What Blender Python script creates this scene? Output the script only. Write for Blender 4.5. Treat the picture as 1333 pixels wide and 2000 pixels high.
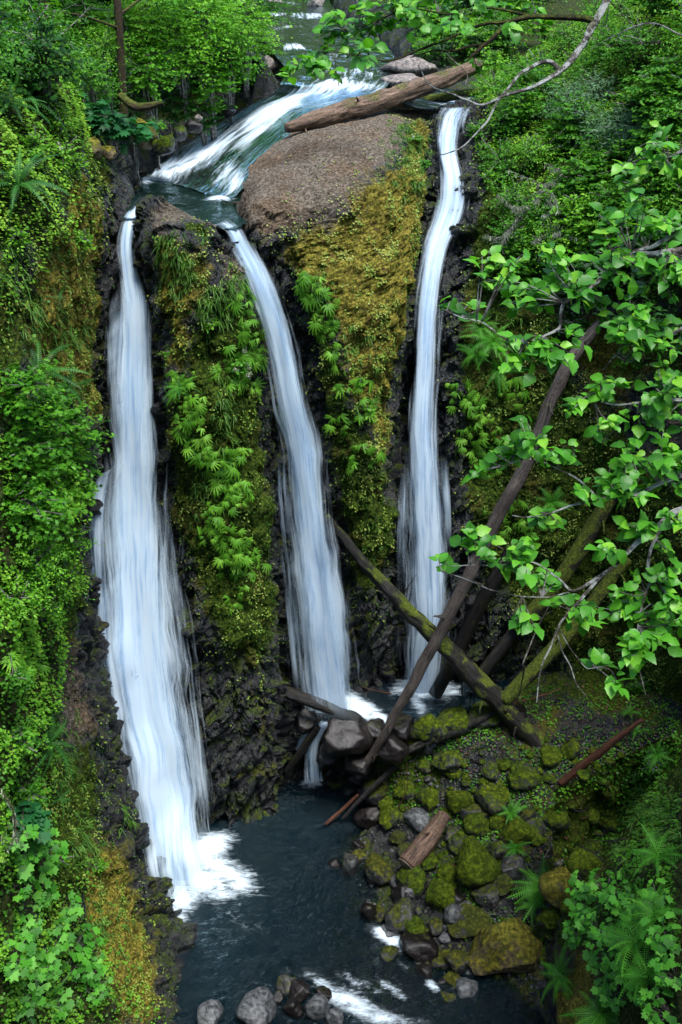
import bpy, math, random
import numpy as np
from mathutils import Vector, Matrix
from mathutils.bvhtree import BVHTree

for o in list(bpy.data.objects): bpy.data.objects.remove(o)
sc = bpy.context.scene
COL = sc.collection
rng = np.random.default_rng(7)
random.seed(7)

# ------------------------------------------------------------------ camera
FPX = 1944.0; CX = 666.5; CY = 1000.0
PITCH = math.radians(28.0); CAMZ = 23.6
CP, SP = math.cos(PITCH), math.sin(PITCH)
cam_d = bpy.data.cameras.new('camera'); cam = bpy.data.objects.new('camera', cam_d); COL.objects.link(cam)
cam_d.sensor_fit = 'VERTICAL'; cam_d.sensor_height = 36.0; cam_d.lens = FPX / 2000 * 36
cam_d.clip_start = 0.1; cam_d.clip_end = 2000
cam.location = (0, 0, CAMZ); cam.rotation_euler = (math.pi / 2 - PITCH, 0, 0)
sc.camera = cam

# ------------------------------------------------------------------ sky, sun, exposure (soft overcast light)
SUN_EL, SUN_ROT = math.radians(72), math.radians(140)
w = bpy.data.worlds.new('World'); sc.world = w; w.use_nodes = True
wn = w.node_tree.nodes; wl = w.node_tree.links
bg = wn['Background']
sky = wn.new('ShaderNodeTexSky'); sky.sky_type = 'NISHITA'; sky.sun_disc = False
sky.sun_elevation = SUN_EL; sky.sun_rotation = SUN_ROT; sky.air_density = 1.0; sky.dust_density = 0.8; sky.ozone_density = 1.0
wl.new(sky.outputs[0], bg.inputs[0]); bg.inputs[1].default_value = 0.10
sl = bpy.data.lights.new('sun', 'SUN'); so = bpy.data.objects.new('sun', sl); COL.objects.link(so)
sl.energy = 1.5; sl.angle = math.radians(24); sl.color = (1.0, 0.97, 0.92)
sdir = Vector((math.sin(SUN_ROT) * math.cos(SUN_EL), math.cos(SUN_ROT) * math.cos(SUN_EL), math.sin(SUN_EL)))
so.rotation_euler = sdir.to_track_quat('Z', 'Y').to_euler()
so.location = (0, -10, 60)
vs = sc.view_settings; vs.view_transform = 'Standard'; vs.look = 'None'; vs.gamma = 1.0; vs.use_curve_mapping = False
vs.exposure = 2.25
sc.cycles.transparent_max_bounces = 24; sc.cycles.max_bounces = 6

# ------------------------------------------------------------------ camera geometry helpers: a photo point at a real distance or height
def ray(px, py):
    b = (CY - py) / FPX
    return np.array([(px - CX) / FPX, CP + b * SP, -SP + b * CP])
def PY(px, py, Y):
    d = ray(px, py); k = Y / d[1]
    return np.array([d[0] * k, Y, CAMZ + d[2] * k])
def PZ(px, py, z):
    d = ray(px, py); k = (z - CAMZ) / d[2]
    return np.array([d[0] * k, d[1] * k, z])
def PD(px, py, D):                      # D metres along the view axis
    return np.array([0, 0, CAMZ]) + ray(px, py) * D
def proj(V):
    V = np.asarray(V, float); x = V[..., 0]; y = V[..., 1]; z = V[..., 2] - CAMZ
    dep = y * CP - z * SP; up = y * SP + z * CP
    dep = np.where(dep < .1, .1, dep)
    return CX + x / dep * FPX, CY - up / dep * FPX, dep

# ------------------------------------------------------------------ numpy noise
def _h(ix, iy, iz, s):
    n = (ix.astype(np.int64) * 374761393 + iy.astype(np.int64) * 668265263 + iz.astype(np.int64) * 2147483647 + s * 974711) & 0xFFFFFFFF
    n = ((n ^ (n >> 13)) * 1274126177) & 0xFFFFFFFF
    n = ((n ^ (n >> 16)) * 2246822519) & 0xFFFFFFFF
    n = n ^ (n >> 15)
    return (n & 0xFFFFFF).astype(np.float32) / float(0xFFFFFF)
def vnoise(p, s=0):
    i = np.floor(p); f = p - i; f = f * f * f * (f * (f * 6 - 15) + 10)
    i = i.astype(np.int64); x, y, z = i[:, 0], i[:, 1], i[:, 2]; fx, fy, fz = f[:, 0], f[:, 1], f[:, 2]
    r = 0
    for dx in (0, 1):
        for dy in (0, 1):
            for dz in (0, 1):
                wt = (fx if dx else 1 - fx) * (fy if dy else 1 - fy) * (fz if dz else 1 - fz)
                r = r + wt * _h(x + dx, y + dy, z + dz, s)
    return r * 2 - 1
def fbm(p, octv=4, s=0, gain=.5):
    a, r, t = 1.0, 0, 0; p = np.asarray(p, float)
    for k in range(octv):
        r = r + a * vnoise(p * (2.03 ** k) + 17.3 * k, s + k); t += a; a *= gain
    return r / t
def worley(p, s=0):
    p = np.asarray(p, float)
    i = np.floor(p).astype(np.int64); f = (p - i).astype(np.float32)
    F1 = np.full(len(p), 9., np.float32); F2 = F1.copy(); R = np.zeros(len(p), np.float32); E = np.zeros((len(p), 2), np.float32)
    for dx in (-1, 0, 1):
        for dy in (-1, 0, 1):
            for dz in (-1, 0, 1):
                x, y, z = i[:, 0] + dx, i[:, 1] + dy, i[:, 2] + dz
                a_ = dx + _h(x, y, z, s) - f[:, 0]; b_ = dy + _h(x, y, z, s + 1) - f[:, 1]; c_ = dz + _h(x, y, z, s + 2) - f[:, 2]; q = a_ ** 2 + b_ ** 2 + c_ ** 2
                m = q < F1
                F2 = np.where(m, F1, np.minimum(F2, q)); R = np.where(m, _h(x, y, z, s + 3), R); t1 = _h(x, y, z, s + 4) - .5; t2 = _h(x, y, z, s + 5) - .5; E[:, 0] = np.where(m, a_ * t1, E[:, 0]); E[:, 1] = np.where(m, b_ * t2 + c_ * (t1 + t2), E[:, 1]); F1 = np.where(m, q, F1)
    return np.sqrt(F1), np.sqrt(F2), R, E
def sstep(a, b, x):
    t = np.clip((x - a) / (b - a), 0, 1); return t * t * (3 - 2 * t)
def nrm(v):
    return v / np.maximum(np.linalg.norm(v, axis=-1, keepdims=True), 1e-9)

# ------------------------------------------------------------------ mesh helpers
def mesh_np(name, V, F, mat, uv=None, attrs=None, smooth=False):
    """V (n,3); F (m,k) or list of such arrays."""
    Fs = F if isinstance(F, (list, tuple)) else [F]
    Fs = [np.asarray(f, np.int32) for f in Fs if len(f)]
    me = bpy.data.meshes.new(name)
    me.vertices.add(len(V)); me.vertices.foreach_set('co', np.asarray(V, np.float32).ravel())
    li = np.concatenate([f.ravel() for f in Fs]); sizes = np.concatenate([np.full(len(f), f.shape[1]) for f in Fs])
    me.loops.add(len(li)); me.loops.foreach_set('vertex_index', li.astype(np.int32))
    st = np.zeros(len(sizes), np.int32); st[1:] = np.cumsum(sizes)[:-1]
    me.polygons.add(len(sizes)); me.polygons.foreach_set('loop_start', st)
    me.polygons.foreach_set('use_smooth', np.full(len(sizes), bool(smooth)))
    me.update(calc_edges=True)
    if uv is not None:
        l = me.uv_layers.new(name='UVMap'); l.data.foreach_set('uv', np.asarray(uv, np.float32)[li].ravel())
    for k, a in (attrs or {}).items():
        a = np.asarray(a, np.float32)
        if a.ndim == 1:
            t = me.attributes.new(k, 'FLOAT', 'POINT'); t.data.foreach_set('value', a)
        else:
            if a.shape[1] == 3: a = np.concatenate([a, np.ones((len(a), 1), np.float32)], 1)
            t = me.attributes.new(k, 'FLOAT_COLOR', 'POINT'); t.data.foreach_set('color', a.ravel())
    if mat is not None: me.materials.append(mat)
    return me
def link(name, me, parent=None, loc=None):
    o = bpy.data.objects.new(name, me); COL.objects.link(o)
    if parent is not None: o.parent = parent
    if loc is not None: o.location = loc
    return o
def tag(o, label=None, cat=None, group=None, kind=None):
    if label: o['label'] = ' '.join(label.split()[:16])
    if cat: o['category'] = cat
    if group: o['group'] = group
    if kind: o['kind'] = kind
    return o
def root(name, loc, label, cat, group=None, rz=0.0):
    o = bpy.data.objects.new(name, None); COL.objects.link(o); o.location = tuple(loc); o.rotation_euler = (0, 0, rz)
    o.empty_display_size = .2
    return tag(o, label, cat, group)
def grid_faces(nv, nu, wrap=False):
    a = np.arange(nv * nu).reshape(nv, nu)
    if wrap: a = np.concatenate([a, a[:, :1]], 1)
    return np.stack([a[:-1, :-1], a[:-1, 1:], a[1:, 1:], a[1:, :-1]], -1).reshape(-1, 4)
class MB:
    """collects pieces of ONE part"""
    def __init__(s): s.V = []; s.F = {}; s.A = []; s.U = []; s.n = 0
    def add(s, V, F, uv=None, a=None):
        V = np.asarray(V, float)
        for f in (F if isinstance(F, list) else [F]):
            f = np.asarray(f, np.int64)
            if len(f): s.F.setdefault(f.shape[1], []).append(f + s.n)
        s.V.append(V); s.A.append(np.zeros(len(V)) if a is None else np.broadcast_to(a, (len(V),))); s.U.append(np.zeros((len(V), 2)) if uv is None else uv); s.n += len(V)
    def mesh(s, name, mat, smooth=True, off=None):
        V = np.concatenate(s.V)
        if off is not None: V = V - np.asarray(off)
        return mesh_np(name, V, [np.concatenate(f) for f in s.F.values()], mat, uv=np.concatenate(s.U), attrs={'rnd': np.concatenate(s.A)}, smooth=smooth)
def smooth_path(pts, n):
    pts = np.asarray(pts, float); m = len(pts)
    if m == 2: return pts[0] + (pts[1] - pts[0]) * np.linspace(0, 1, n)[:, None]
    d = np.r_[0, np.cumsum(np.linalg.norm(np.diff(pts[:, :3], axis=0), axis=1))]; t = np.linspace(0, d[-1], n)
    k = np.clip(np.searchsorted(d, t, 'right') - 1, 0, m - 2); h = (d[k + 1] - d[k])[:, None]; f = ((t - d[k]) / (d[k + 1] - d[k]))[:, None]
    tan = np.zeros_like(pts); tan[1:-1] = (pts[2:] - pts[:-2]) / (d[2:] - d[:-2])[:, None]; tan[0] = (pts[1] - pts[0]) / (d[1] - d[0]); tan[-1] = (pts[-1] - pts[-2]) / (d[-1] - d[-2])
    h00 = 2 * f ** 3 - 3 * f ** 2 + 1; h10 = f ** 3 - 2 * f ** 2 + f; h01 = -2 * f ** 3 + 3 * f ** 2; h11 = f ** 3 - f ** 2
    return h00 * pts[k] + h10 * h * tan[k] + h01 * pts[k + 1] + h11 * h * tan[k + 1]
def tube(path, rad, ns=8, rough=0., seed=0, cap=True, fscale=3.0):
    path = np.asarray(path, float); n = len(path); rad = np.broadcast_to(rad, (n,))
    T = nrm(np.gradient(path, axis=0)); up = np.array([0, 0, 1.]) if abs(T[:, 2]).mean() < .9 else np.array([1., 0, 0])
    A = nrm(np.cross(T, up)); B = np.cross(T, A)
    th = np.linspace(0, 2 * math.pi, ns, endpoint=False)
    dirs = A[:, None] * np.cos(th)[None, :, None] + B[:, None] * np.sin(th)[None, :, None]
    R = np.repeat(rad[:, None], ns, 1)
    V = path[:, None] + dirs * R[..., None]
    if rough:
        ln_ = np.r_[0, np.cumsum(np.linalg.norm(np.diff(path, axis=0), axis=1))] / max(rad.max(), .004)
        q = np.stack([np.tile(np.cos(th) * 1.6, (n, 1)), np.tile(np.sin(th) * 1.6, (n, 1)), np.tile(ln_[:, None] * .22, (1, ns))], -1).reshape(-1, 3)
        R = R * (1 + rough * (1.3 * fbm(q, 4, seed, .6) + .5 * fbm(q * 3.1, 2, seed + 9))).reshape(n, ns)
        V = path[:, None] + dirs * R[..., None]
    V = V.reshape(-1, 3); F = [grid_faces(n, ns, True)]
    ln = np.r_[0, np.cumsum(np.linalg.norm(np.diff(path, axis=0), axis=1))]
    uv = np.stack([np.tile(np.abs(th / math.pi - 1), (n, 1)), np.tile(ln[:, None], (1, ns))], -1).reshape(-1, 2)
    if cap:
        c0 = len(V); V = np.concatenate([V, path[:1] - T[:1] * rad[0] * .15, path[-1:] + T[-1:] * rad[-1] * .15])
        i = np.arange(ns); j = (i + 1) % ns
        F.append(np.concatenate([np.stack([np.full(ns, c0), j, i], 1), np.stack([np.full(ns, c0 + 1), (n - 1) * ns + i, (n - 1) * ns + j], 1)]))
        uv = np.concatenate([uv, [[.5, 0], [.5, ln[-1]]]])
    return V, F, uv

# ------------------------------------------------------------------ node helper + materials
class NT:
    def __init__(s, name):
        s.m = bpy.data.materials.new(name); s.m.use_nodes = True; s.t = s.m.node_tree; s.t.nodes.clear()
        s.out = s.t.nodes.new('ShaderNodeOutputMaterial')
    def n(s, typ, ins=None, **props):
        nd = s.t.nodes.new('ShaderNode' + typ)
        for k, v in props.items(): setattr(nd, k, v)
        for k, v in (ins or {}).items():
            sk = nd.inputs[k]
            if isinstance(v, bpy.types.NodeSocket): s.t.links.new(v, sk)
            elif isinstance(v, bpy.types.Node): s.t.links.new(v.outputs[0], sk)
            else: sk.default_value = v
        return nd
    def math(s, op, a, b=0.0, clamp=False):
        return s.n('Math', {0: a, 1: b}, operation=op, use_clamp=clamp).outputs[0]
    def mapr(s, x, a, b, c=0.0, d=1.0):
        return s.n('MapRange', {0: x, 1: a, 2: b, 3: c, 4: d}, interpolation_type='SMOOTHSTEP').outputs[0]
    def mix(s, f, a, b, typ='MIX'):
        nd = s.n('Mix', None, data_type='RGBA', blend_type=typ)
        for i, v in ((0, f), (6, a), (7, b)):
            if isinstance(v, bpy.types.NodeSocket): s.t.links.new(v, nd.inputs[i])
            else: nd.inputs[i].default_value = v if i == 0 else (tuple(v) + (1,) if len(v) == 3 else v)
        return nd.outputs[2]
    def noise(s, vec, scale, det=4, rough=.55, dist=0.0):
        return s.n('TexNoise', {'Vector': vec, 'Scale': scale, 'Detail': det, 'Roughness': rough, 'Distortion': dist}).outputs[0]
    def ramp(s, x, stops):
        nd = s.n('ValToRGB', {0: x}); e = nd.color_ramp.elements
        while len(e) < len(stops): e.new(.5)
        for k, (p, c) in enumerate(stops): e[k].position = p; e[k].color = tuple(c) + (1,)
        return nd.outputs[0]
    def nramp(s, x, stops): return s.ramp(x, [(.5 + (p - .5) * .52, c) for p, c in stops])
    def attr(s, name, out=2): return s.n('Attribute', attribute_name=name).outputs[out]
    def end(s, sh): s.t.links.new(sh.outputs[0] if isinstance(sh, bpy.types.Node) else sh, s.out.inputs[0]); return s.m

def leaf_mat(name, stops, obj_random=False, transl=.40, rough=.5, spec=.22, veins=False):
    t = NT(name)
    r = t.n('ObjectInfo').outputs['Random'] if obj_random else t.attr('rnd')
    c = t.ramp(r, stops)
    if veins:
        uvn = t.n('UVMap').outputs[0]; sx = t.n('SeparateXYZ', {0: uvn})
        ay = t.math('ABSOLUTE', t.math('SUBTRACT', sx.outputs[1], .5))
        ln = t.math('SINE', t.math('MULTIPLY', t.math('SUBTRACT', sx.outputs[0], t.math('MULTIPLY', ay, .9)), 52.0))
        vn = t.math('ADD', t.mapr(ln, .55, 1.0), t.mapr(ay, .035, .0), True)
        c = t.mix(t.math('MULTIPLY', vn, .28), c, t.mix(.5, c, (.30, .42, .12)))
    tc = t.n('TexCoord').outputs['Object']
    nz = t.noise(tc, 9.0, 2)
    c = t.mix(t.mapr(nz, .35, .7, .0, .35), c, t.mix(1.0, c, (.55, .62, .5), 'MULTIPLY'))
    p = t.n('BsdfPrincipled', {'Base Color': c, 'Roughness': rough, 'Specular IOR Level': spec})
    tr = t.n('BsdfTranslucent', {0: t.mix(1.0, c, (1.25, 1.3, .55), 'MULTIPLY')})
    return t.end(t.n('MixShader', {0: transl, 1: p.outputs[0], 2: tr.outputs[0]}))

G = dict
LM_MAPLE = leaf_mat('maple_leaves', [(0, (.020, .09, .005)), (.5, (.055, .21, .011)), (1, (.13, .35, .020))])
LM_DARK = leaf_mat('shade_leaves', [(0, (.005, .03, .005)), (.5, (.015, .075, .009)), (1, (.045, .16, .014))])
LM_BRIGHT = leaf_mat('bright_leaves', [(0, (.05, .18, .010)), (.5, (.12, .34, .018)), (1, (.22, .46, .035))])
LM_BLUE = leaf_mat('broad_leaves', [(0, (.010, .065, .020)), (.5, (.018, .115, .032)), (1, (.035, .18, .045))])
LM_WILLOW = leaf_mat('willow_leaves', [(0, (.06, .16, .06)), (.5, (.13, .26, .12)), (1, (.24, .38, .2))])
LM_COVER = leaf_mat('cover_leaves', [(0, (.035, .14, .008)), (.5, (.095, .28, .014)), (.85, (.17, .39, .025)), (1, (.23, .41, .04))])
LM_LIVER = leaf_mat('moss_plants', [(0, (.10, .20, .02)), (.5, (.20, .30, .04)), (1, (.34, .36, .09))], transl=.25)
LM_GRASS = leaf_mat('grass', [(0, (.04, .12, .015)), (.5, (.08, .21, .025)), (1, (.16, .30, .05))])
LM_ALDER = leaf_mat('alder_leaves', [(0, (.025, .14, .009)), (.45, (.055, .25, .012)), (.8, (.095, .34, .016)), (1, (.21, .46, .03))], obj_random=True, veins=True, rough=.42, spec=.3)
LM_ALDER_S = leaf_mat('alder_leaves_joined', [(0, (.025, .14, .009)), (.45, (.055, .25, .012)), (.8, (.095, .34, .016)), (1, (.21, .46, .03))], veins=True, rough=.42, spec=.3)
LM_THIMBLE = leaf_mat('thimbleberry_leaves', [(0, (.035, .16, .014)), (.5, (.07, .29, .022)), (1, (.13, .41, .035))], obj_random=True)
LM_MAIDEN = leaf_mat('maidenhair_fronds', [(0, (.06, .20, .012)), (.5, (.12, .33, .022)), (1, (.20, .44, .04))], obj_random=True)
LM_SWORD = leaf_mat('sword_fern_fronds', [(0, (.018, .085, .015)), (.5, (.035, .15, .022)), (1, (.07, .23, .035))], obj_random=True)
LM_LADY = leaf_mat('lady_fern_fronds', [(0, (.035, .16, .012)), (.5, (.065, .27, .02)), (1, (.11, .36, .03))], obj_random=True)
LM_MOSS = leaf_mat('moss_tufts', [(0, (.010, .020, .001)), (.5, (.042, .075, .004)), (1, (.12, .17, .010))], transl=.2, spec=.1)
LM_LITTER = leaf_mat('leaf_litter', [(0, (.018, .010, .006)), (.6, (.06, .03, .016)), (1, (.16, .10, .05))], transl=.1, spec=.15)
LM_FLOWER = leaf_mat('white_blossom', [(0, (.6, .6, .5)), (1, (.8, .8, .72))])

def rock_mat(name):
    """cliff: attribute mA = (bare, wet, moss), mB = (yellow moss, leafy soil, -)"""
    t = NT(name); pos = t.n('NewGeometry').outputs['Position']
    A = t.n('SeparateColor', {0: t.n('Attribute', attribute_name='mA').outputs[0]}); B = t.n('SeparateColor', {0: t.n('Attribute', attribute_name='mB').outputs[0]})
    bare, wet, moss = A.outputs; yel, soil, _ = B.outputs
    n1 = t.noise(pos, .9, 5, .62); n2 = t.noise(pos, 3.2, 5, .65); n3 = t.noise(pos, 14.0, 4, .7); n4 = t.noise(pos, 46.0, 3, .7)
    vo = t.n('TexVoronoi', {'Vector': pos, 'Scale': 22.0}, feature='F1'); 
    # wet basalt
    cw = t.nramp(n2, [(.25, (.0025, .003, .004)), (.5, (.008, .009, .0105)), (.8, (.032, .031, .031))])
    # bare conglomerate top: grey brown with pebbles
    cb = t.nramp(n3, [(.2, (.032, .026, .019)), (.5, (.135, .108, .078)), (.8, (.29, .245, .19))])
    cb = t.mix(t.mapr(n1, .45, .65, 0, .6), cb, t.mix(1.0, cb, (.95, .72, .5), 'MULTIPLY'))
    peb = t.mapr(vo.outputs['Distance'], .0, .55); cb = t.mix(t.math('MULTIPLY', peb, .28), cb, (.05, .042, .035)); cb = t.mix(t.mapr(t.noise(pos, .55, 5, .7), .5, .62, 0, .65), cb, t.mix(1.0, cb, (.45, .43, .42), 'MULTIPLY'))
    cb = t.mix(t.mapr(t.noise(pos, 60, 2), .66, .74), cb, (.34, .32, .29))
    # mosses
    cy = t.nramp(n3, [(.2, (.022, .017, .004)), (.45, (.10, .088, .012)), (.65, (.21, .185, .024)), (.85, (.33, .27, .07))])
    cy = t.mix(t.mapr(n2, .52, .68, 0, .75), cy, t.nramp(n4, [(.3, (.028, .016, .008)), (.7, (.10, .055, .022))]))
    cm = t.nramp(n3, [(.2, (.004, .009, .001)), (.5, (.024, .045, .003)), (.8, (.085, .13, .010))])
    cm = t.mix(t.mapr(n1, .5, .66, 0, .55), cm, t.nramp(n4, [(.3, (.03, .02, .006)), (.7, (.11, .085, .02))]))
    cs = t.nramp(n3, [(.2, (.006, .010, .003)), (.5, (.022, .035, .007)), (.8, (.06, .085, .015))])
    cs = t.mix(t.mapr(n2, .55, .7, 0, .7), cs, (.06, .04, .02))
    def wgt(x, lo=.32, hi=.68, a=.55, b=.45):
        v = t.math('ADD', x, t.math('ADD', t.math('MULTIPLY', t.math('SUBTRACT', n2, .5), a * 1.6), t.math('MULTIPLY', t.math('SUBTRACT', n1, .5), b * 1.6)))
        return t.mapr(v, lo, hi)
    wb, wm, wy, ws = wgt(bare), wgt(moss, .42, .66), wgt(yel, .38, .64), wgt(soil)
    # moss sits on ledges: needs upward-facing faces a little
    c = t.mix(wb, cw, cb); c = t.mix(wm, c, cm); c = t.mix(wy, c, cy); c = t.mix(ws, c, cs)
    # stray moss on wet rock
    nz = t.n('SeparateXYZ', {0: t.n('NewGeometry').outputs['Normal']}).outputs[2]
    st = t.math('MULTIPLY', t.mapr(t.math('ADD', n2, t.math('MULTIPLY', nz, .16)), .56, .66), t.mapr(wet, .3, .8))
    st = t.math('MULTIPLY', st, t.mapr(n1, .42, .56))
    c = t.mix(t.math('MULTIPLY', st, .85), c, cm)
    dry = t.math('MAXIMUM', t.math('MAXIMUM', wb, wm), t.math('MAXIMUM', t.math('MAXIMUM', wy, ws), st))
    ro = t.math('ADD', .20, t.math('MULTIPLY', dry, .62)); ro = t.math('ADD', ro, t.math('MULTIPLY', t.math('SUBTRACT', n3, .5), .25))
    h = t.math('ADD', t.math('MULTIPLY', n3, .5), t.math('MULTIPLY', n4, .5)); h = t.math('ADD', h, t.math('MULTIPLY', t.math('MULTIPLY', wb, peb), -.4))
    bp = t.n('Bump', {'Strength': .9, 'Distance': .09, 'Height': h})
    p = t.n('BsdfPrincipled', {'Base Color': c, 'Roughness': ro, 'Specular IOR Level': t.mapr(dry, 0, 1, .6, .12), 'Normal': bp.outputs[0]})
    return t.end(p)
ROCK = rock_mat('cliff_rock')

def boulder_mat(name, moss, stone, rough=.5, lo=.35, hi=.6, mt=(1, 1, 1)):
    t = NT(name); tc = t.n('TexCoord').outputs['Object']; oi = t.n('ObjectInfo').outputs['Random']
    pos = t.n('VectorMath', {0: t.n('NewGeometry').outputs['Position'], 1: (0, 0, 0)}, operation='ADD').outputs[0]
    n1 = t.noise(pos, 1.7, 4, .6); n2 = t.noise(pos, 9.0, 4, .65); n3 = t.noise(pos, 38.0, 3, .7)
    cs = t.nramp(n2, [(.25, tuple(x * .35 for x in stone)), (.5, stone), (.78, tuple(min(1, x * 2.1) for x in stone))])
    cs = t.mix(t.math('MULTIPLY', oi, .6), cs, t.mix(1.0, cs, (.62, .6, .66), 'MULTIPLY'))
    cm = t.nramp(n2, [(.15, (.010, .014, .002)), (.5, (.030, .040, .004)), (.85, (.085, .095, .010))])
    cm = t.mix(t.mapr(n3, .5, .68, 0, .3), cm, (.07, .06, .012)); cm = t.mix(t.mapr(t.noise(pos, .8, 3), .45, .6, 0, .6), cm, t.mix(1.0, cm, (1.5, 1.25, .8), 'MULTIPLY'))
    nz = t.n('SeparateXYZ', {0: t.n('NewGeometry').outputs['Normal']}).outputs[2]
    m = t.math('ADD', t.math('MULTIPLY', nz, .30), t.math('ADD', t.math('MULTIPLY', n1, .9), t.math('MULTIPLY', t.math('SUBTRACT', n2, .5), .6)))
    m = t.math('ADD', m, t.math('MULTIPLY', t.math('SUBTRACT', oi, .5), .25))
    m = t.math('MULTIPLY', t.mapr(m, lo + .12, hi + .12), moss); cm = t.mix(1.0, cm, mt, 'MULTIPLY')
    c = t.mix(m, cs, cm)
    h = t.math('ADD', t.math('MULTIPLY', n2, .5), t.math('MULTIPLY', n3, t.mapr(m, 0, 1, .3, .7)))
    p = t.n('BsdfPrincipled', {'Base Color': c, 'Roughness': t.mapr(m, 0, 1, rough, .9), 'Specular IOR Level': t.mapr(m, 0, 1, .45, .1), 'Normal': t.n('Bump', {'Strength': .8, 'Distance': .05, 'Height': h}).outputs[0]})
    return t.end(p)
BM_MOSS = boulder_mat('mossy_stone', 1.0, (.02, .02, .019), .5, .30, .52, (.95, 1.25, .8))
BM_HALF = boulder_mat('half_mossy_stone', .9, (.028, .029, .029), .36, .46, .64)
BM_WET = boulder_mat('wet_stone', .3, (.006, .0042, .0038), .38, .66, .82)
BM_GREY = boulder_mat('grey_stone', .35, (.06, .064, .066), .42, .62, .8)
BM_TAN = boulder_mat('pale_stone', .3, (.16, .135, .11), .6, .7, .9)
BM_GOLD = boulder_mat('golden_moss_stone', .85, (.11, .085, .04), .7, .26, .52, (2.1, 1.75, 1.2))

def bark_mat(name, bark, moss=0.0, mosslo=.45, rough=.7, lichen=0.0, crack=(.4, 6.0)):
    t = NT(name); pos = t.n('TexCoord').outputs['Object']
    n1 = t.noise(pos, 2.0, 4); n2 = t.noise(pos, 16.0, 5, .7)
    u = t.n('UVMap').outputs[0]; uvs = t.n('Mapping', {0: u, 3: (crack[1], crack[0], 1)}).outputs[0]
    n3 = t.noise(uvs, 4.0, 5, .7)
    k = t.math('ADD', t.math('MULTIPLY', n2, .35), t.math('MULTIPLY', n3, .65))
    c = t.ramp(k, [(.40, tuple(x * .18 for x in bark)), (.50, bark), (.62, tuple(x * 2.2 for x in bark))]); c = t.mix(t.mapr(n1, .42, .6, 0, .55), c, t.mix(1.0, c, (.55, .5, .5), 'MULTIPLY'))
    if lichen: c = t.mix(t.math('MULTIPLY', t.mapr(t.noise(pos, 9.0, 4, .7), .44, .56), lichen), c, (.46, .47, .43))
    nz = t.n('SeparateXYZ', {0: t.n('NewGeometry').outputs['Normal']}).outputs[2]
    m = t.mapr(t.math('ADD', n1, t.math('MULTIPLY', nz, .22)), mosslo, mosslo + .16); m = t.math('MULTIPLY', m, moss)
    cm = t.nramp(n2, [(.15, (.010, .016, .001)), (.5, (.048, .068, .004)), (.85, (.14, .17, .010))])
    c = t.mix(m, c, cm)
    p = t.n('BsdfPrincipled', {'Base Color': c, 'Roughness': t.mapr(m, 0, 1, rough, .9), 'Specular IOR Level': .3, 'Normal': t.n('Bump', {'Strength': 1.0, 'Distance': .06, 'Height': k}).outputs[0]})
    return t.end(p)
BK_GREYBR = bark_mat('grey_brown_bark', (.056, .047, .040), .25, .72)
BK_DARK = bark_mat('wet_dark_bark', (.008, .007, .006), .2, .62, .35)
BK_MOSS = bark_mat('mossy_bark', (.012, .011, .009), .95, .55, .5)
BK_GREEN = bark_mat('thick_moss_bark', (.014, .012, .009), .95, .36, .7)
BK_RED = bark_mat('red_rotten_bark', (.075, .028, .014), .2, .7, .5)
BK_SEG = bark_mat('stripped_red_grey_log', (.10, .062, .042), .5, .72, .6)
BK_ORANGE = bark_mat('weathered_red_brown_log', (.13, .085, .055), .55, .66, .7)
BK_DRIFT = bark_mat('dark_driftwood', (.016, .015, .015), .2, .7, .4)
BK_ALDER = bark_mat('lichen_bark', (.10, .088, .07), .35, .68, .8, lichen=1.0)
BK_BROWNMOSS = bark_mat('brown_moss_bark', (.045, .03, .015), .8, .5, .9)
BK_TWIG = bark_mat('grey_twig', (.10, .085, .07), .0, .9, .8, lichen=.5)
BK_CUT = bark_mat('cut_wood', (.16, .13, .10), .0, .9, .7)
LICHEN = leaf_mat('hanging_lichen', [(0, (.20, .23, .16)), (1, (.34, .37, .28))], transl=.2)

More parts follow.
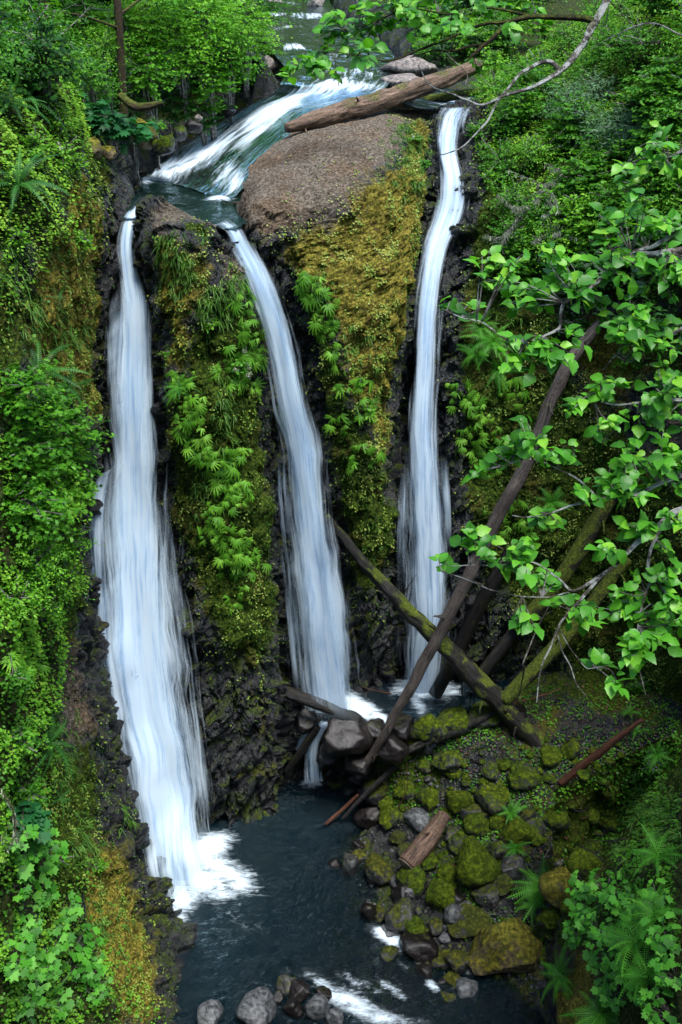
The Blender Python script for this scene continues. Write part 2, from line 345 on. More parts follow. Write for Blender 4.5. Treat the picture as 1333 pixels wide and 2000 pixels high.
# ================================================================== TERRAIN
# profiles of the rock wall from the plateau over the rim down to the pool; y(): at a distance, z(): at a height
def y(px, py, Y, c): return (PY(px, py, Y), c)
def z(px, py, zz, c): return (PZ(px, py, zz), c)
CH = 'bwmyg'
COLS = [  # (section, plateau part .. rim, rim .. foot)
 ('L', [y(-300,60,22,'g'), y(-300,150,17,'g')], [y(-300,500,15.5,'g'), y(-300,1000,13.5,'g'), y(-300,1500,11,'g'), y(-300,2000,9,'g'), y(-300,2800,7,'g')]),
 ('L', [y(0,90,27,'g'), y(0,160,21,'g')], [y(0,400,18.8,'g'), y(0,550,18.1,'m'), y(0,700,17.5,'m'), y(0,1000,16.3,'g'), y(0,1300,15,'g'), y(0,1600,13.6,'g'), y(0,1900,12.3,'g'), y(0,2150,11.4,'g'), y(40,2700,9.6,'g')]),
 ('L', [y(100,110,29,'g'), y(100,190,23,'g')], [y(100,380,20.8,'g'), y(100,500,20.3,'y'), y(100,650,19.7,'y'), y(100,900,18.9,'g'), y(100,1200,18,'g'), y(100,1500,16.9,'m'), y(110,1750,15.6,'m'), y(130,2000,14.2,'g'), y(200,2250,13.2,'g'), z(280,2400,-1.5,'w')]),
 ('L', [y(150,170,30,'g'), y(155,255,25,'g')], [y(150,400,22.5,'y'), y(150,650,21.5,'y'), y(150,900,20.8,'m'), y(130,1150,20,'m'), y(130,1350,19.2,'b'), y(165,1550,18.4,'m'), y(215,1750,17.7,'y'), y(285,1900,17,'y'), z(345,2030,.0,'w'), z(370,2090,-1.5,'w')]),
 ('L', [y(175,230,31,'g'), y(172,305,26.5,'m')], [y(178,500,24.8,'y'), y(182,750,24,'y'), y(178,900,23.4,'w'), y(165,1080,22.6,'w'), y(195,1300,21.6,'w'), y(235,1500,20.7,'w'), y(280,1690,20.0,'w'), z(345,1835,.2,'w'), z(375,1880,-1.5,'w')]),
 ('L', [y(215,260,33,'w'), y(208,330,28,'m')], [y(208,430,27.2,'w'), y(212,600,26.3,'w'), y(208,800,25.6,'w'), y(176,930,25,'w'), y(164,1080,24.4,'w'), y(190,1300,23.2,'w'), y(232,1500,22.2,'w'), y(272,1660,21.6,'w'), z(318,1775,-1.5,'w')]),
 ('L', [y(250,300,33,'w'), y(234,395,27.6,'w')], [y(235,500,26.8,'w'), y(228,650,26.1,'w'), y(222,800,25.7,'w'), y(192,920,25.4,'w'), y(184,1080,25.0,'w'), y(212,1300,24.1,'w'), y(252,1500,23.3,'w'), y(288,1640,22.7,'w'), z(338,1745,-1.5,'w')]),
 ('P', [z(300,345,17.4,'w'), z(280,392,17.5,'w'), y(259,427,27.4,'w')], [y(258,500,26.6,'w'), y(262,650,25.9,'w'), y(265,850,25.5,'w'), y(268,1000,25.2,'w'), y(280,1200,24.6,'w'), y(310,1400,23.9,'w'), y(345,1600,23.1,'w'), z(365,1720,-1.5,'w')]),
 ('P', [z(322,386,18.5,'w'), y(298,416,25.5,'w')], [y(287,500,25.2,'w'), y(300,650,25.0,'w'), y(310,850,25,'w'), y(325,1000,24.8,'w'), y(345,1200,24.5,'w'), y(375,1400,23.9,'w'), y(415,1600,23.3,'w'), z(425,1680,-1.5,'w')]),
 ('P', [z(330,396,18.6,'b'), y(315,432,24.9,'b')], [y(320,500,24.4,'y'), y(335,650,24.1,'y'), y(350,850,24.1,'m'), y(365,1000,24.1,'m'), y(385,1200,24,'w'), y(405,1400,23.6,'w'), y(430,1590,23.3,'w'), z(440,1670,-1.5,'w')]),
 ('P', [z(372,420,18.42,'b'), y(385,450,24.5,'m')], [y(390,520,24.0,'y'), y(400,650,23.9,'m'), y(415,850,23.9,'m'), y(425,1000,23.9,'m'), y(440,1200,23.8,'m'), y(460,1400,23.5,'w'), y(485,1590,23.4,'w'), z(490,1670,-1.5,'w')]),
 ('P', [z(410,438,18.36,'b'), y(432,460,24.8,'w')], [y(468,530,24.5,'b'), y(495,650,24.4,'m'), y(505,850,24.5,'m'), y(510,1000,24.5,'m'), y(520,1200,24.3,'m'), y(535,1400,23.9,'w'), y(550,1580,23.6,'w'), z(555,1660,-1.5,'w')]),
 ('P', [z(430,420,17.9,'w'), y(441,447,25.8,'w')], [y(480,530,25.6,'w'), y(512,650,25.5,'w'), y(528,850,25.5,'w'), y(535,1000,25.5,'w'), y(545,1200,25.4,'w'), y(555,1400,25.3,'w'), y(562,1500,25.2,'w'), z(568,1600,-1.5,'w')]),
 ('D', [z(430,395,17.7,'w'), y(455,442,26.1,'w')], [y(495,530,25.9,'w'), y(540,650,25.8,'w'), y(575,850,25.8,'w'), y(595,1000,25.9,'w'), y(620,1200,25.9,'w'), y(640,1370,26,'w'), y(625,1480,25.8,'w'), z(610,1590,-1.5,'w')]),
 ('D', [z(484,392,18.55,'b'), y(498,425,25.7,'b')], [y(524,480,25.7,'w'), y(560,560,26,'w'), y(600,700,25.9,'w'), y(630,850,25.8,'w'), y(655,1000,25.9,'w'), y(685,1200,26,'w'), y(700,1370,26.2,'w'), z(700,1500,.5,'w')]),
 ('D', [y(560,250,31.8,'b'), y(505,330,28.6,'b'), y(525,410,26.2,'b')], [y(570,500,25.9,'y'), y(610,600,25.5,'m'), y(650,750,25.3,'m'), y(680,900,25.4,'m'), y(700,1100,25.6,'m'), y(715,1250,25.9,'w'), y(725,1380,26.2,'w'), z(725,1500,.5,'w')]),
 ('D', [y(640,226,32.4,'b'), y(640,262,30.4,'b'), y(640,320,28.6,'b'), y(640,410,26.7,'b')], [y(660,500,26.2,'y'), y(690,620,25.5,'y'), y(705,750,25.2,'y'), y(720,900,25.3,'m'), y(735,1100,25.7,'m'), y(745,1250,26,'w'), y(750,1390,26.3,'w'), z(750,1500,.5,'w')]),
 ('D', [y(740,212,32.4,'b'), y(745,245,30.6,'b'), y(755,310,28.8,'b'), y(770,390,27.0,'y')], [y(780,480,26.6,'y'), y(780,600,26,'y'), y(765,720,25.9,'y'), y(755,850,26,'y'), y(755,1000,26.1,'m'), y(765,1200,26.3,'w'), y(775,1390,26.5,'w'), z(775,1500,.5,'w')]),
 ('D', [y(815,212,33,'b'), y(825,255,31,'y'), y(830,320,29.5,'y')], [y(825,420,28,'y'), y(815,520,27.2,'y'), y(790,640,26.9,'w'), y(775,780,26.8,'w'), y(772,900,26.8,'w'), y(780,1100,26.8,'w'), y(785,1250,26.9,'w'), y(790,1390,27,'w'), z(790,1500,.5,'w')]),
 ('R', [y(845,214,33,'w'), y(838,310,30.2,'w')], [y(828,420,29,'w'), y(812,560,28.5,'w'), y(795,700,28.2,'w'), y(790,850,27.9,'w'), y(790,1000,27.6,'w'), y(792,1200,27.3,'w'), y(800,1390,27,'w'), z(800,1500,.5,'w')]),
 ('R', [y(890,206,33.5,'w'), y(885,228,31.8,'w'), y(885,370,29.4,'w')], [y(850,480,28.6,'w'), y(835,560,28,'w'), y(830,700,27.4,'w'), y(825,850,27,'w'), y(830,1000,26.8,'w'), y(835,1150,26.7,'w'), y(828,1340,26.6,'w'), z(828,1450,1.5,'w')]),
 ('R', [y(940,188,34,'w'), y(935,225,31.5,'w'), y(920,370,29,'w')], [y(900,480,28.2,'w'), y(885,600,27.5,'w'), y(882,750,27,'w'), y(890,900,26.8,'w'), y(895,1100,26.5,'w'), y(900,1250,26.4,'w'), z(900,1360,2.5,'w'), z(900,1460,1.5,'w')]),
 ('R', [y(1000,130,40,'g'), y(975,230,32,'g'), y(955,400,29,'m')], [y(935,500,27.6,'m'), y(925,650,27,'m'), y(930,850,26.8,'m'), y(940,1000,26.6,'m'), y(945,1200,26.4,'w'), y(950,1350,26.3,'w'), z(950,1450,1.5,'w')]),
 ('R', [y(1080,60,42,'g'), y(1060,250,31,'g'), y(1050,450,28,'g')], [y(1050,600,27.2,'m'), y(1050,800,26.9,'m'), y(1055,1000,26.8,'m'), y(1060,1200,26.6,'m'), y(1060,1340,26.8,'w'), z(1060,1440,1.5,'w')]),
 ('R', [y(1200,-20,40,'g'), y(1190,200,30,'g'), y(1180,470,27.2,'g')], [y(1180,700,26.8,'y'), y(1180,900,26.8,'m'), y(1180,1100,26.6,'m'), y(1180,1330,26.6,'m'), z(1180,1430,1.5,'w')]),
 ('R', [y(1400,-250,36,'g'), y(1360,100,28.5,'g'), y(1340,480,25.8,'g')], [y(1330,700,25.4,'m'), y(1320,850,25.4,'b'), y(1310,1000,25.3,'m'), y(1300,1200,25,'m'), y(1300,1350,24.8,'m'), z(1300,1450,1.5,'m')]),
 ('R', [y(1650,-300,30,'g'), y(1620,100,25,'g'), y(1600,500,23,'g')], [y(1580,800,22.3,'g'), y(1560,1100,21.8,'m'), y(1540,1400,21.2,'m'), z(1540,1600,1,'m')]),
]
NA, NB = 110, 380
def resample(pts, n):
    V = np.array([p[0] for p in pts]); K = np.array([[1.0 if ch == p[1] else 0.0 for ch in CH] for p in pts])
    D = np.concatenate([V, K], 1)
    d = np.r_[0, np.cumsum(np.linalg.norm(np.diff(V, axis=0), axis=1))]
    t = np.linspace(0, d[-1], n)
    return np.stack([np.interp(t, d, D[:, i]) for i in range(D.shape[1])], 1)
prof = []
for sct, A, B in COLS:
    a = resample(A, NA); b = resample([A[-1]] + B, NB)
    prof.append(np.concatenate([a, b[1:]]))
prof = np.array(prof)                                        # (columns, rows, 3+5)
cnt = []; sec = []
for i in range(len(prof) - 1):
    dd = np.median(np.linalg.norm(prof[i + 1, NA:, :3] - prof[i, NA:, :3], axis=1))
    cnt.append(int(np.clip(dd / .05, 6, 60)))
fine = []; fsec = []
for i, c in enumerate(cnt):
    f = np.arange(c) / c
    fine.append(prof[i][None] * (1 - f)[:, None, None] + prof[i + 1][None] * f[:, None, None]); fsec += [COLS[i][0]] * c
fine = np.concatenate(fine + [prof[-1:]]); fsec.append(COLS[-1][0])
def blur(a, r, ax):
    k = np.exp(-.5 * (np.arange(-3 * r, 3 * r + 1) / r) ** 2); k /= k.sum()
    p = [(0, 0)] * a.ndim; p[ax] = (3 * r, 3 * r); b = np.pad(a, p, mode='edge'); o = 0
    for j, w_ in enumerate(k):
        sl_ = [slice(None)] * a.ndim; sl_[ax] = slice(j, j + a.shape[ax]); o = o + w_ * b[tuple(sl_)]
    return o
G3 = fine.copy()
G3[..., :3] = blur(blur(fine[..., :3], 4, 0), 6, 1)
G3[..., 3:] = blur(blur(fine[..., 3:], 5, 0), 9, 1)
nu, nv = G3.shape[:2]
Pg = G3[..., :3]; Kg = G3[..., 3:].reshape(-1, 5)
Nrm = nrm(np.cross(np.gradient(Pg, axis=1), np.gradient(Pg, axis=0)))
if (Nrm[nu // 2, NA + 150] @ np.array([0, -1, 0.])) < 0: Nrm = -Nrm
pts = Pg.reshape(-1, 3); nn = Nrm.reshape(-1, 3)
wet = Kg[:, 1]; bare = Kg[:, 0]; soft = 1 - wet * .9
low = fbm(pts * .55, 4, 3) * .42
# slanting fractured basalt: blocks stretched along a leaning axis
ax = nrm(np.array([.45, -.15, 1.0])); ay = nrm(np.cross(ax, [0, 1., 0])); az = np.cross(ax, ay)
warp = pts + .25 * np.stack([fbm(pts * 1.3, 2, 11), fbm(pts * 1.3, 2, 12), fbm(pts * 1.3, 2, 13)], 1)
L = np.stack([warp @ ax, warp @ ay, warp @ az], 1)
f1, f2, r1, E1 = worley(L * np.array([.8, 2.1, 2.1]), 21)
g1, g2, r2, E2 = worley(L * np.array([2.2, 5.2, 5.2]), 31)
blk = (E1[:, 0] * .35 + E1[:, 1] * .55) + (E2[:, 0] * .16 + E2[:, 1] * .22) + (r1 - .5) * .30 + (np.clip(f2 - f1, 0, .35) - .2) * .35 + (r2 - .5) * .19 + (np.clip(g2 - g1, 0, .3) - .15) * .22
lump = fbm(pts * 2.2, 4, 41) * .16 + fbm(pts * 7, 3, 51) * .05
topflat = 1 - .75 * sstep(.2, .8, bare) * sstep(.4, .9, nn[:, 2])
disp = low * (1 - .75 * topflat * 0) * topflat + wet * blk + (1 - wet) * (blk * .35 * topflat + lump * topflat)
edge = np.minimum(1, np.minimum(np.arange(nv), 30) / 30.)[None, :].repeat(nu, 0).ravel()
dome = .62 * np.exp(-((pts - PY(650, 335, 28.3)) ** 2 / np.array([2.2, 2.4, 3.0]) ** 2).sum(1)); disp = disp + dome
cliffV = pts + nn * (disp * edge)[:, None]
for ch_ in ([PZ(300, 372, 18.2), PZ(290, 384, 18.2), PZ(274, 403, 18.2), PY(258, 425, 26.6), PY(255, 434, 26.2)], [PZ(428, 408, 18.2), PZ(434, 424, 18.2), PZ(446, 437, 18.2), PY(459, 450, 25.2), PY(466, 460, 24.9)]):
    cs_ = smooth_path(ch_, 50); near_ = np.where((cliffV[:, 2] > 17.3) & (cliffV[:, 2] < 19.3) & (np.abs(cliffV[:, 0] - cs_[:, 0].mean()) < 2.5))[0]
    dd = np.sqrt(((cliffV[near_, None, :2] - cs_[None, :, :2]) ** 2).sum(-1)).min(1); wt_ = 1 - sstep(.28, .62, dd)
    cliffV[near_, 2] = np.minimum(cliffV[near_, 2], cliffV[near_, 2] * (1 - wt_) + 17.93 * wt_)
CG = cliffV.reshape(nu, nv, 3)
mA = np.stack([Kg[:, 0], Kg[:, 1], Kg[:, 2]], 1); mB = np.stack([Kg[:, 3], Kg[:, 4], np.zeros(len(Kg))], 1)
fs = np.array(fsec)
for sct, nm in (('L', 'cliff_left'), ('P', 'cliff_between_falls'), ('D', 'cliff_centre'), ('R', 'cliff_right')):
    ix = np.where(fs == sct)[0]; i0, i1 = ix[0], min(ix[-1] + 2, nu)
    sl_ = slice(i0, i1); sub = CG[sl_]
    me = mesh_np(nm, sub.reshape(-1, 3), grid_faces(i1 - i0, nv)[:, ::-1], ROCK, smooth=False,
                 attrs={'mA': mA.reshape(nu, nv, 3)[sl_].reshape(-1, 3), 'mB': mB.reshape(nu, nv, 3)[sl_].reshape(-1, 3)})
    tag(link(nm, me), kind='structure')
CF = grid_faces(nu, nv)
BV = BVHTree.FromPolygons([tuple(v) for v in cliffV[:, :]] if len(cliffV) < 60000 else cliffV.tolist(), CF.tolist())

# ------------------------------------------------------------------ upper stream (rows of left/right bank points at a water height)
SROWS = [((470,-14),(665,-14),22.9), ((495,4),(645,4),22.6), ((500,40),(690,45),21.9), ((525,95),(760,95),21.3), ((555,132),(772,130),20.9), ((548,165),(740,178),20.6),
         ((535,182),(640,207),20.3), ((478,214),(592,248),19.75), ((415,250),(540,292),19.15), ((358,285),(492,340),18.65), ((312,322),(462,380),18.32), ((296,345),(440,392),18.22)]
BROWS = [((740,140),(735,185),20.55), ((840,165),(800,205),20.42), ((945,185),(840,212),20.3)]
def stream_grid(rows, nv_, nu_):
    Lp = smooth_path([PZ(*a, zz) for a, b, zz in rows], nv_); Rp = smooth_path([PZ(*b, zz) for a, b, zz in rows], nv_)
    t = np.linspace(0, 1, nu_)[None, :, None]
    return Lp[:, None] * (1 - t) + Rp[:, None] * t
SG = stream_grid(SROWS, 260, 56); BG = stream_grid(BROWS, 50, 24)

# ------------------------------------------------------------------ plateau: channel, banks, forest floor
gx = np.arange(-34, 40, .3); gy = np.r_[np.arange(31.4, 48, .22), np.arange(48, 120, .8)]
X, Yg = np.meshgrid(gx, gy); q = np.stack([X.ravel(), Yg.ravel()], 1)
samp = np.concatenate([SG[::2, ::4].reshape(-1, 3), BG[::3, ::3].reshape(-1, 3)])
dist = np.full(len(q), 1e9); zs = np.zeros(len(q))
for s0 in range(0, len(q), 4000):
    dd = ((q[s0:s0 + 4000, None] - samp[None, :, :2]) ** 2).sum(-1); k = dd.argmin(1)
    dist[s0:s0 + 4000] = np.sqrt(dd[np.arange(len(k)), k]); zs[s0:s0 + 4000] = samp[k, 2]
q3 = np.stack([q[:, 0], q[:, 1], zs * 0], 1)
d1 = np.maximum(dist - .25, 0)
hz = zs - .75 + .80 * sstep(.15, .7, dist) + .28 * np.minimum(d1, 1.0) + .38 * np.maximum(d1 - .5, 0) ** 1.05 + fbm(q3 * .5, 4, 5) * .35 * np.minimum(d1, 1.5) + (fbm(q3 * 1.6, 4, 8) * .16 + .06) * np.minimum(1, d1 * 1.6)
sidecap = np.where(q[:, 0] > 3.5, 18.6 + np.maximum(0, q[:, 1] - 33) * .35, np.where(q[:, 0] < -7.5, 19 + np.maximum(0, q[:, 1] - 29) * .5, 17.3 + np.maximum(0, q[:, 1] - 31.5) * 2.2))
hz = np.minimum(hz, np.where(q[:, 1] < 60, np.maximum(sidecap, np.where(dist < .3, zs - .5, -9) * (q[:, 1] > 31.3)), 99))
hz = np.where(q[:, 1] < 31, np.minimum(hz, 17.8), hz)
fr = sstep(.5, 2.2, dist + fbm(q3 * .8, 3, 9) * .8)
k0 = np.zeros_like(fr)
pv = np.stack([q[:, 0], q[:, 1], hz], 1)
tag(link('plateau', mesh_np('plateau', pv, grid_faces(len(gy), len(gx)), ROCK, smooth=False, attrs={'mA': np.stack([k0, 1 - fr, fr * .4], 1), 'mB': np.stack([k0, fr * .7, k0], 1)})), kind='structure')

PLV = BVHTree.FromPolygons(pv.tolist(), grid_faces(len(gy), len(gx)).tolist())
# ------------------------------------------------------------------ lower stream bed and debris slope
BED = [(450,1700,-2),(400,1850,-1.6),(500,1900,-1.1),(450,2000,-.6),(550,1600,-1.4),(600,1950,-.35),(600,1520,-.5),(700,1560,-.25),(650,1700,-.5),(700,1850,-.35),(800,1950,-.28),
       (1000,1990,-.28),(690,1640,-.15),(760,1650,.25),(850,1700,.6),(950,1800,.45),(1000,1880,.15),(1100,1800,.9),(800,1560,1.0),(900,1600,1.2),(1000,1550,1.9),(1100,1600,1.8),(1150,1500,2.5),
       (1250,1450,3.2),(1300,1400,3.6),(1000,1450,2.75),(900,1420,2.95),(850,1400,2.8),(800,1390,2.6),(750,1400,2.6),(700,1425,2.3),(650,1400,2.4),(680,1500,.6),(620,1480,.3),(740,1500,1.4),
       (1200,1700,2.2),(1250,1600,2.8),(880,1340,2.7),(300,1800,-1),(1500,1500,4.5),(300,2300,-.8),(800,2400,-.8),(1300,2300,1.0)]
bp_ = np.array([PZ(a, b, c) for a, b, c in BED])
def tps(xy, vals, q_, lam=.05):
    def U(r2): return np.where(r2 > 0, r2 * np.log(np.maximum(r2, 1e-9)), 0)
    n = len(xy); K = U(((xy[:, None] - xy[None]) ** 2).sum(-1)) + lam * np.eye(n); Pm = np.c_[np.ones(n), xy]
    M = np.block([[K, Pm], [Pm.T, np.zeros((3, 3))]]); sol = np.linalg.solve(M, np.r_[vals, 0, 0, 0])
    return U(((q_[:, None] - xy[None]) ** 2).sum(-1)) @ sol[:n] + np.c_[np.ones(len(q_)), q_] @ sol[n:]
bx_ = np.arange(-11, 17, .12); by_ = np.arange(4, 28.6, .12); X, Yg = np.meshgrid(bx_, by_); q = np.stack([X.ravel(), Yg.ravel()], 1)
bz = np.clip(tps(bp_[:, :2], bp_[:, 2], q), -2.4, 5.0)
bz = np.where(q[:, 1] < 15, np.minimum(bz, -.4 + (15 - q[:, 1]) * 0), bz)
q3 = np.c_[q, bz]
w1, w2, wr, _ = worley(np.c_[q * 2.2, bz * 0], 61); v1, v2, vr, _ = worley(np.c_[q * 5.5, bz * 0], 71)
bz = bz + fbm(q3 * 1.0, 4, 14) * .18 + np.clip(.55 - w1, 0, .5) * .38 * (wr > .3) + np.clip(.5 - v1, 0, .5) * .18
bedV = np.c_[q, bz]
wetb = 1 - sstep(.1, .8, bz + fbm(q3 * .7, 3, 15) * .4)
mo = (1 - wetb) * (.45 + .5 * fbm(q3 * .5, 3, 19)); mo = np.clip(mo, 0, 1)
k0 = np.zeros_like(mo)
bed_me = mesh_np('stream_bed', bedV, grid_faces(len(by_), len(bx_)), ROCK, smooth=False, attrs={'mA': np.stack([wetb * .0 + .12, wetb, mo], 1), 'mB': np.stack([mo * .35, k0, k0], 1)})
tag(link('stream_bed', bed_me), kind='structure')
BEDV = BVHTree.FromPolygons(bedV.tolist(), grid_faces(len(by_), len(bx_)).tolist())

# ------------------------------------------------------------------ near right bank (ridge of mossy earth)
RB = [  # rows from far foot over the crest towards the camera
 [y(1075,1500,20,'m'), y(1150,1480,20,'m'), y(1260,1440,20,'m'), y(1360,1400,19.5,'m'), y(1600,1350,19,'g')],
 [z(1070,1830,.2,'w'), z(1125,1720,1.5,'m'), z(1225,1600,2.6,'m'), y(1345,1480,18.2,'m'), y(1600,1300,17,'g')],
 [z(1062,1880,.6,'w'), y(1110,1765,17,'m'), y(1195,1672,16.8,'m'), y(1335,1530,16.6,'m'), y(1600,1300,15.5,'g')],
 [z(1058,1920,.3,'w'), y(1130,1810,15.6,'m'), y(1210,1720,15.2,'g'), y(1345,1600,14.7,'g'), y(1600,1420,13.5,'g')],
 [z(1065,1965,.0,'w'), y(1120,1890,14.7,'y'), y(1210,1820,14.0,'g'), y(1345,1760,13.0,'g'), y(1600,1600,11.5,'g')],
 [z(1080,2020,-.3,'w'), y(1120,2000,13.6,'y'), y(1215,1960,12.8,'g'), y(1345,1900,11.6,'g'), y(1600,1800,10,'g')],
 [z(1100,2150,-.6,'w'), y(1130,2150,12.2,'m'), y(1220,2120,11.4,'g'), y(1350,2080,10.2,'g'), y(1600,2000,8.6,'g')],
 [z(1150,2500,-.8,'w'), z(1200,2500,.5,'m'), y(1260,2500,9.2,'g'), y(1380,2500,8.2,'g'), y(1620,2400,6.6,'g')],
]
R0 = np.array([resample(r, 150) for r in RB]); 
tv = np.linspace(0, len(RB) - 1, 190); k = np.clip(tv.astype(int), 0, len(RB) - 2); f = (tv - k)[:, None, None]
RG = R0[k] * (1 - f) + R0[k + 1] * f
RG[..., :3] = blur(blur(RG[..., :3], 9, 0), 7, 1); RG[..., 3:] = blur(blur(RG[..., 3:], 9, 0), 7, 1)
Pn = RG[..., :3]; n_ = nrm(np.cross(np.gradient(Pn, axis=1), np.gradient(Pn, axis=0))); n_ = np.where(n_[..., 2:] < 0, -n_, n_)
pp = Pn.reshape(-1, 3); rbV = pp + n_.reshape(-1, 3) * (fbm(pp * .8, 4, 81) * .3 + fbm(pp * 3, 4, 82) * .12)[:, None]
Kr = RG[..., 3:].reshape(-1, 5)
tag(link('right_bank', mesh_np('right_bank', rbV, grid_faces(190, 150), ROCK, smooth=False, attrs={'mA': Kr[:, :3], 'mB': np.c_[Kr[:, 3:], Kr[:, 0] * 0]})), kind='structure')
RBV = BVHTree.FromPolygons(rbV.tolist(), grid_faces(190, 150).tolist())

# ------------------------------------------------------------------ the slope the trail runs on, under and behind the camera
hx = np.linspace(-45, 45, 90); hy = np.linspace(-40, 11, 90); X, Yg = np.meshgrid(hx, hy); q = np.stack([X.ravel(), Yg.ravel()], 1)
hh = np.where(q[:, 1] > .8, 21.6 - 2.35 * (q[:, 1] - .8), np.where(q[:, 1] > -1.2, 21.7, 21.7 + (-1.2 - q[:, 1]) * .75)) + np.maximum(np.abs(q[:, 0]) - 9, 0) * .0
hh = hh + fbm(np.c_[q * .3, q[:, 0] * 0], 3, 91) * np.where((q[:, 1] > -1.5) & (q[:, 1] < 2), .1, .5) - np.where(q[:, 1] > .8, .4, 0)
hh = np.maximum(hh, -3)
one = np.ones(len(q)); k0 = one * 0
tag(link('hillside', mesh_np('hillside', np.c_[q, hh], grid_faces(90, 90), ROCK, smooth=True, attrs={'mA': np.stack([k0, k0, one * .3], 1), 'mB': np.stack([k0, one, k0], 1)})), kind='structure')
# wooded valley sides closing the view to left, right and far behind
HILLS = []
def ridge(nm, pts_, seed):
    A_ = np.array(pts_, float); a = smooth_path(A_[:, :3], 80); b = smooth_path(A_[:, 3:], 80); t = np.linspace(0, 1, 40)[:, None, None]
    g_ = a[None] * (1 - t) + b[None] * t; g_ = g_.reshape(-1, 3); g_ = g_ + (fbm(g_ * .2, 4, seed) * 1.4)[:, None] * np.array([.3, .3, 1])
    o_ = np.ones(len(g_)); z_ = o_ * 0; HILLS.append(BVHTree.FromPolygons(g_.tolist(), grid_faces(40, 80).tolist()))
    tag(link(nm, mesh_np(nm, g_, grid_faces(40, 80), ROCK, smooth=True, attrs={'mA': np.stack([z_, z_, o_ * .3], 1), 'mB': np.stack([z_, o_, z_], 1)})), kind='structure')
ridge('hill_left', [(-9,13,14,-40,5,45), (-10,20,18,-42,24,48), (-10.5,27,19.5,-42,40,52), (-11,36,21,-40,60,52), (-14,60,23,-40,85,52), (-20,110,26,-50,150,60)], 5)
ridge('hill_right', [(9,8,10,40,0,45), (12,17,17,42,18,48), (14,27,21,42,34,50), (9,40,21.5,40,55,50), (8,60,23,38,85,50), (8,110,26,40,150,60)], 6)
ridge('hill_back', [(-45,96,26,-60,130,78), (-8,100,25.5,-10,128,75), (35,96,26,60,130,78)], 7)

# ------------------------------------------------------------------ ray helpers onto the built ground
O_ = Vector((0, 0, CAMZ))
def hit(px, py, trees=None):
    d = Vector(ray(px, py)).normalized(); best = None
    for T in (trees or (BV, RBV, BEDV)):
        h = T.ray_cast(O_, d)
        if h[0] is not None and (best is None or h[3] < best[2]): best = (np.array(h[0]), np.array(h[1]), h[3])
    if best is None: return None
    n = best[1]
    if n @ np.array(d) > 0: n = -n
    return best[0], n

# ================================================================== WATER
def fall_mat(name, dens=1.0, fine=1.0, tint=(.66, .79, .88)):
    """silky falling water: white where it is thick, thinning to strands; uv = (across 0..1, metres along)"""
    t = NT(name); uv = t.n('UVMap').outputs[0]; sx = t.n('SeparateXYZ', {0: uv}); u, v = sx.outputs[0], sx.outputs[1]
    seed = t.attr('seed'); wid = t.attr('wid'); d0 = t.attr('dens')
    um = t.math('MULTIPLY', t.math('SUBTRACT', u, .5), wid)
    def st(su, sv, k, det=3):
        vec = t.n('CombineXYZ', {0: t.math('MULTIPLY', um, su), 1: t.math('MULTIPLY', v, sv), 2: t.math('ADD', seed, k)}).outputs[0]
        return t.noise(vec, 1.0, det, .6, .0)
    a = st(2.6 * fine, .18, 0); b = st(10.0 * fine, .30, 5.3); c = st(34.0 * fine, .6, 9.1); e = st(3.5, .9, 14.7, 4)
    s = t.math('ADD', t.math('ADD', t.math('MULTIPLY', a, .36), t.math('MULTIPLY', b, .34)), t.math('ADD', t.math('MULTIPLY', c, .16), t.math('MULTIPLY', e, .14)))
    ed = t.math('SUBTRACT', 1.0, t.math('MULTIPLY', t.math('ABSOLUTE', t.math('SUBTRACT', u, .5)), 2.0))
    edge = t.mapr(ed, 0.0, .75); hard = t.mapr(ed, 0.0, .22)
    fade = t.math('MULTIPLY', t.mapr(v, .0, t.attr('head')), t.mapr(t.attr('tail'), .0, 1.6))
    x = t.math('ADD', t.math('MULTIPLY', t.math('SUBTRACT', s, .5), 5.0), t.math('SUBTRACT', t.math('MULTIPLY', t.math('MULTIPLY', edge, d0), 1.35 * dens), .42))
    al = t.math('MULTIPLY', t.math('MULTIPLY', t.mapr(x, -.15, 1.05), hard), fade)
    tone = t.math('ADD', t.math('MULTIPLY', b, .5), t.math('ADD', t.math('MULTIPLY', a, .3), t.math('MULTIPLY', e, .2)))
    col = t.mix(t.mapr(tone, .36, .56), (tint[0] * .58, tint[1] * .72, tint[2] * .90), tint)
    p = t.n('BsdfPrincipled', {'Base Color': col, 'Roughness': .6, 'Specular IOR Level': .2})
    tr = t.n('BsdfTranslucent', {0: col}); body = t.n('MixShader', {0: .35, 1: p.outputs[0], 2: tr.outputs[0]})
    return t.end(t.n('MixShader', {0: al, 1: t.n('BsdfTransparent').outputs[0], 2: body.outputs[0]}))
FALL = fall_mat('falling_water')
def clear_of_rock(V, gap=.07):
    out = V.copy()
    for i, p in enumerate(V):
        h = BV.ray_cast(Vector((p[0], p[1] - 6, p[2])), Vector((0, 1, 0)), 9)
        if h[0] is not None and p[1] > h[0][1] - gap: out[i, 1] = max(h[0][1] - gap, p[1] - .8)
    return out
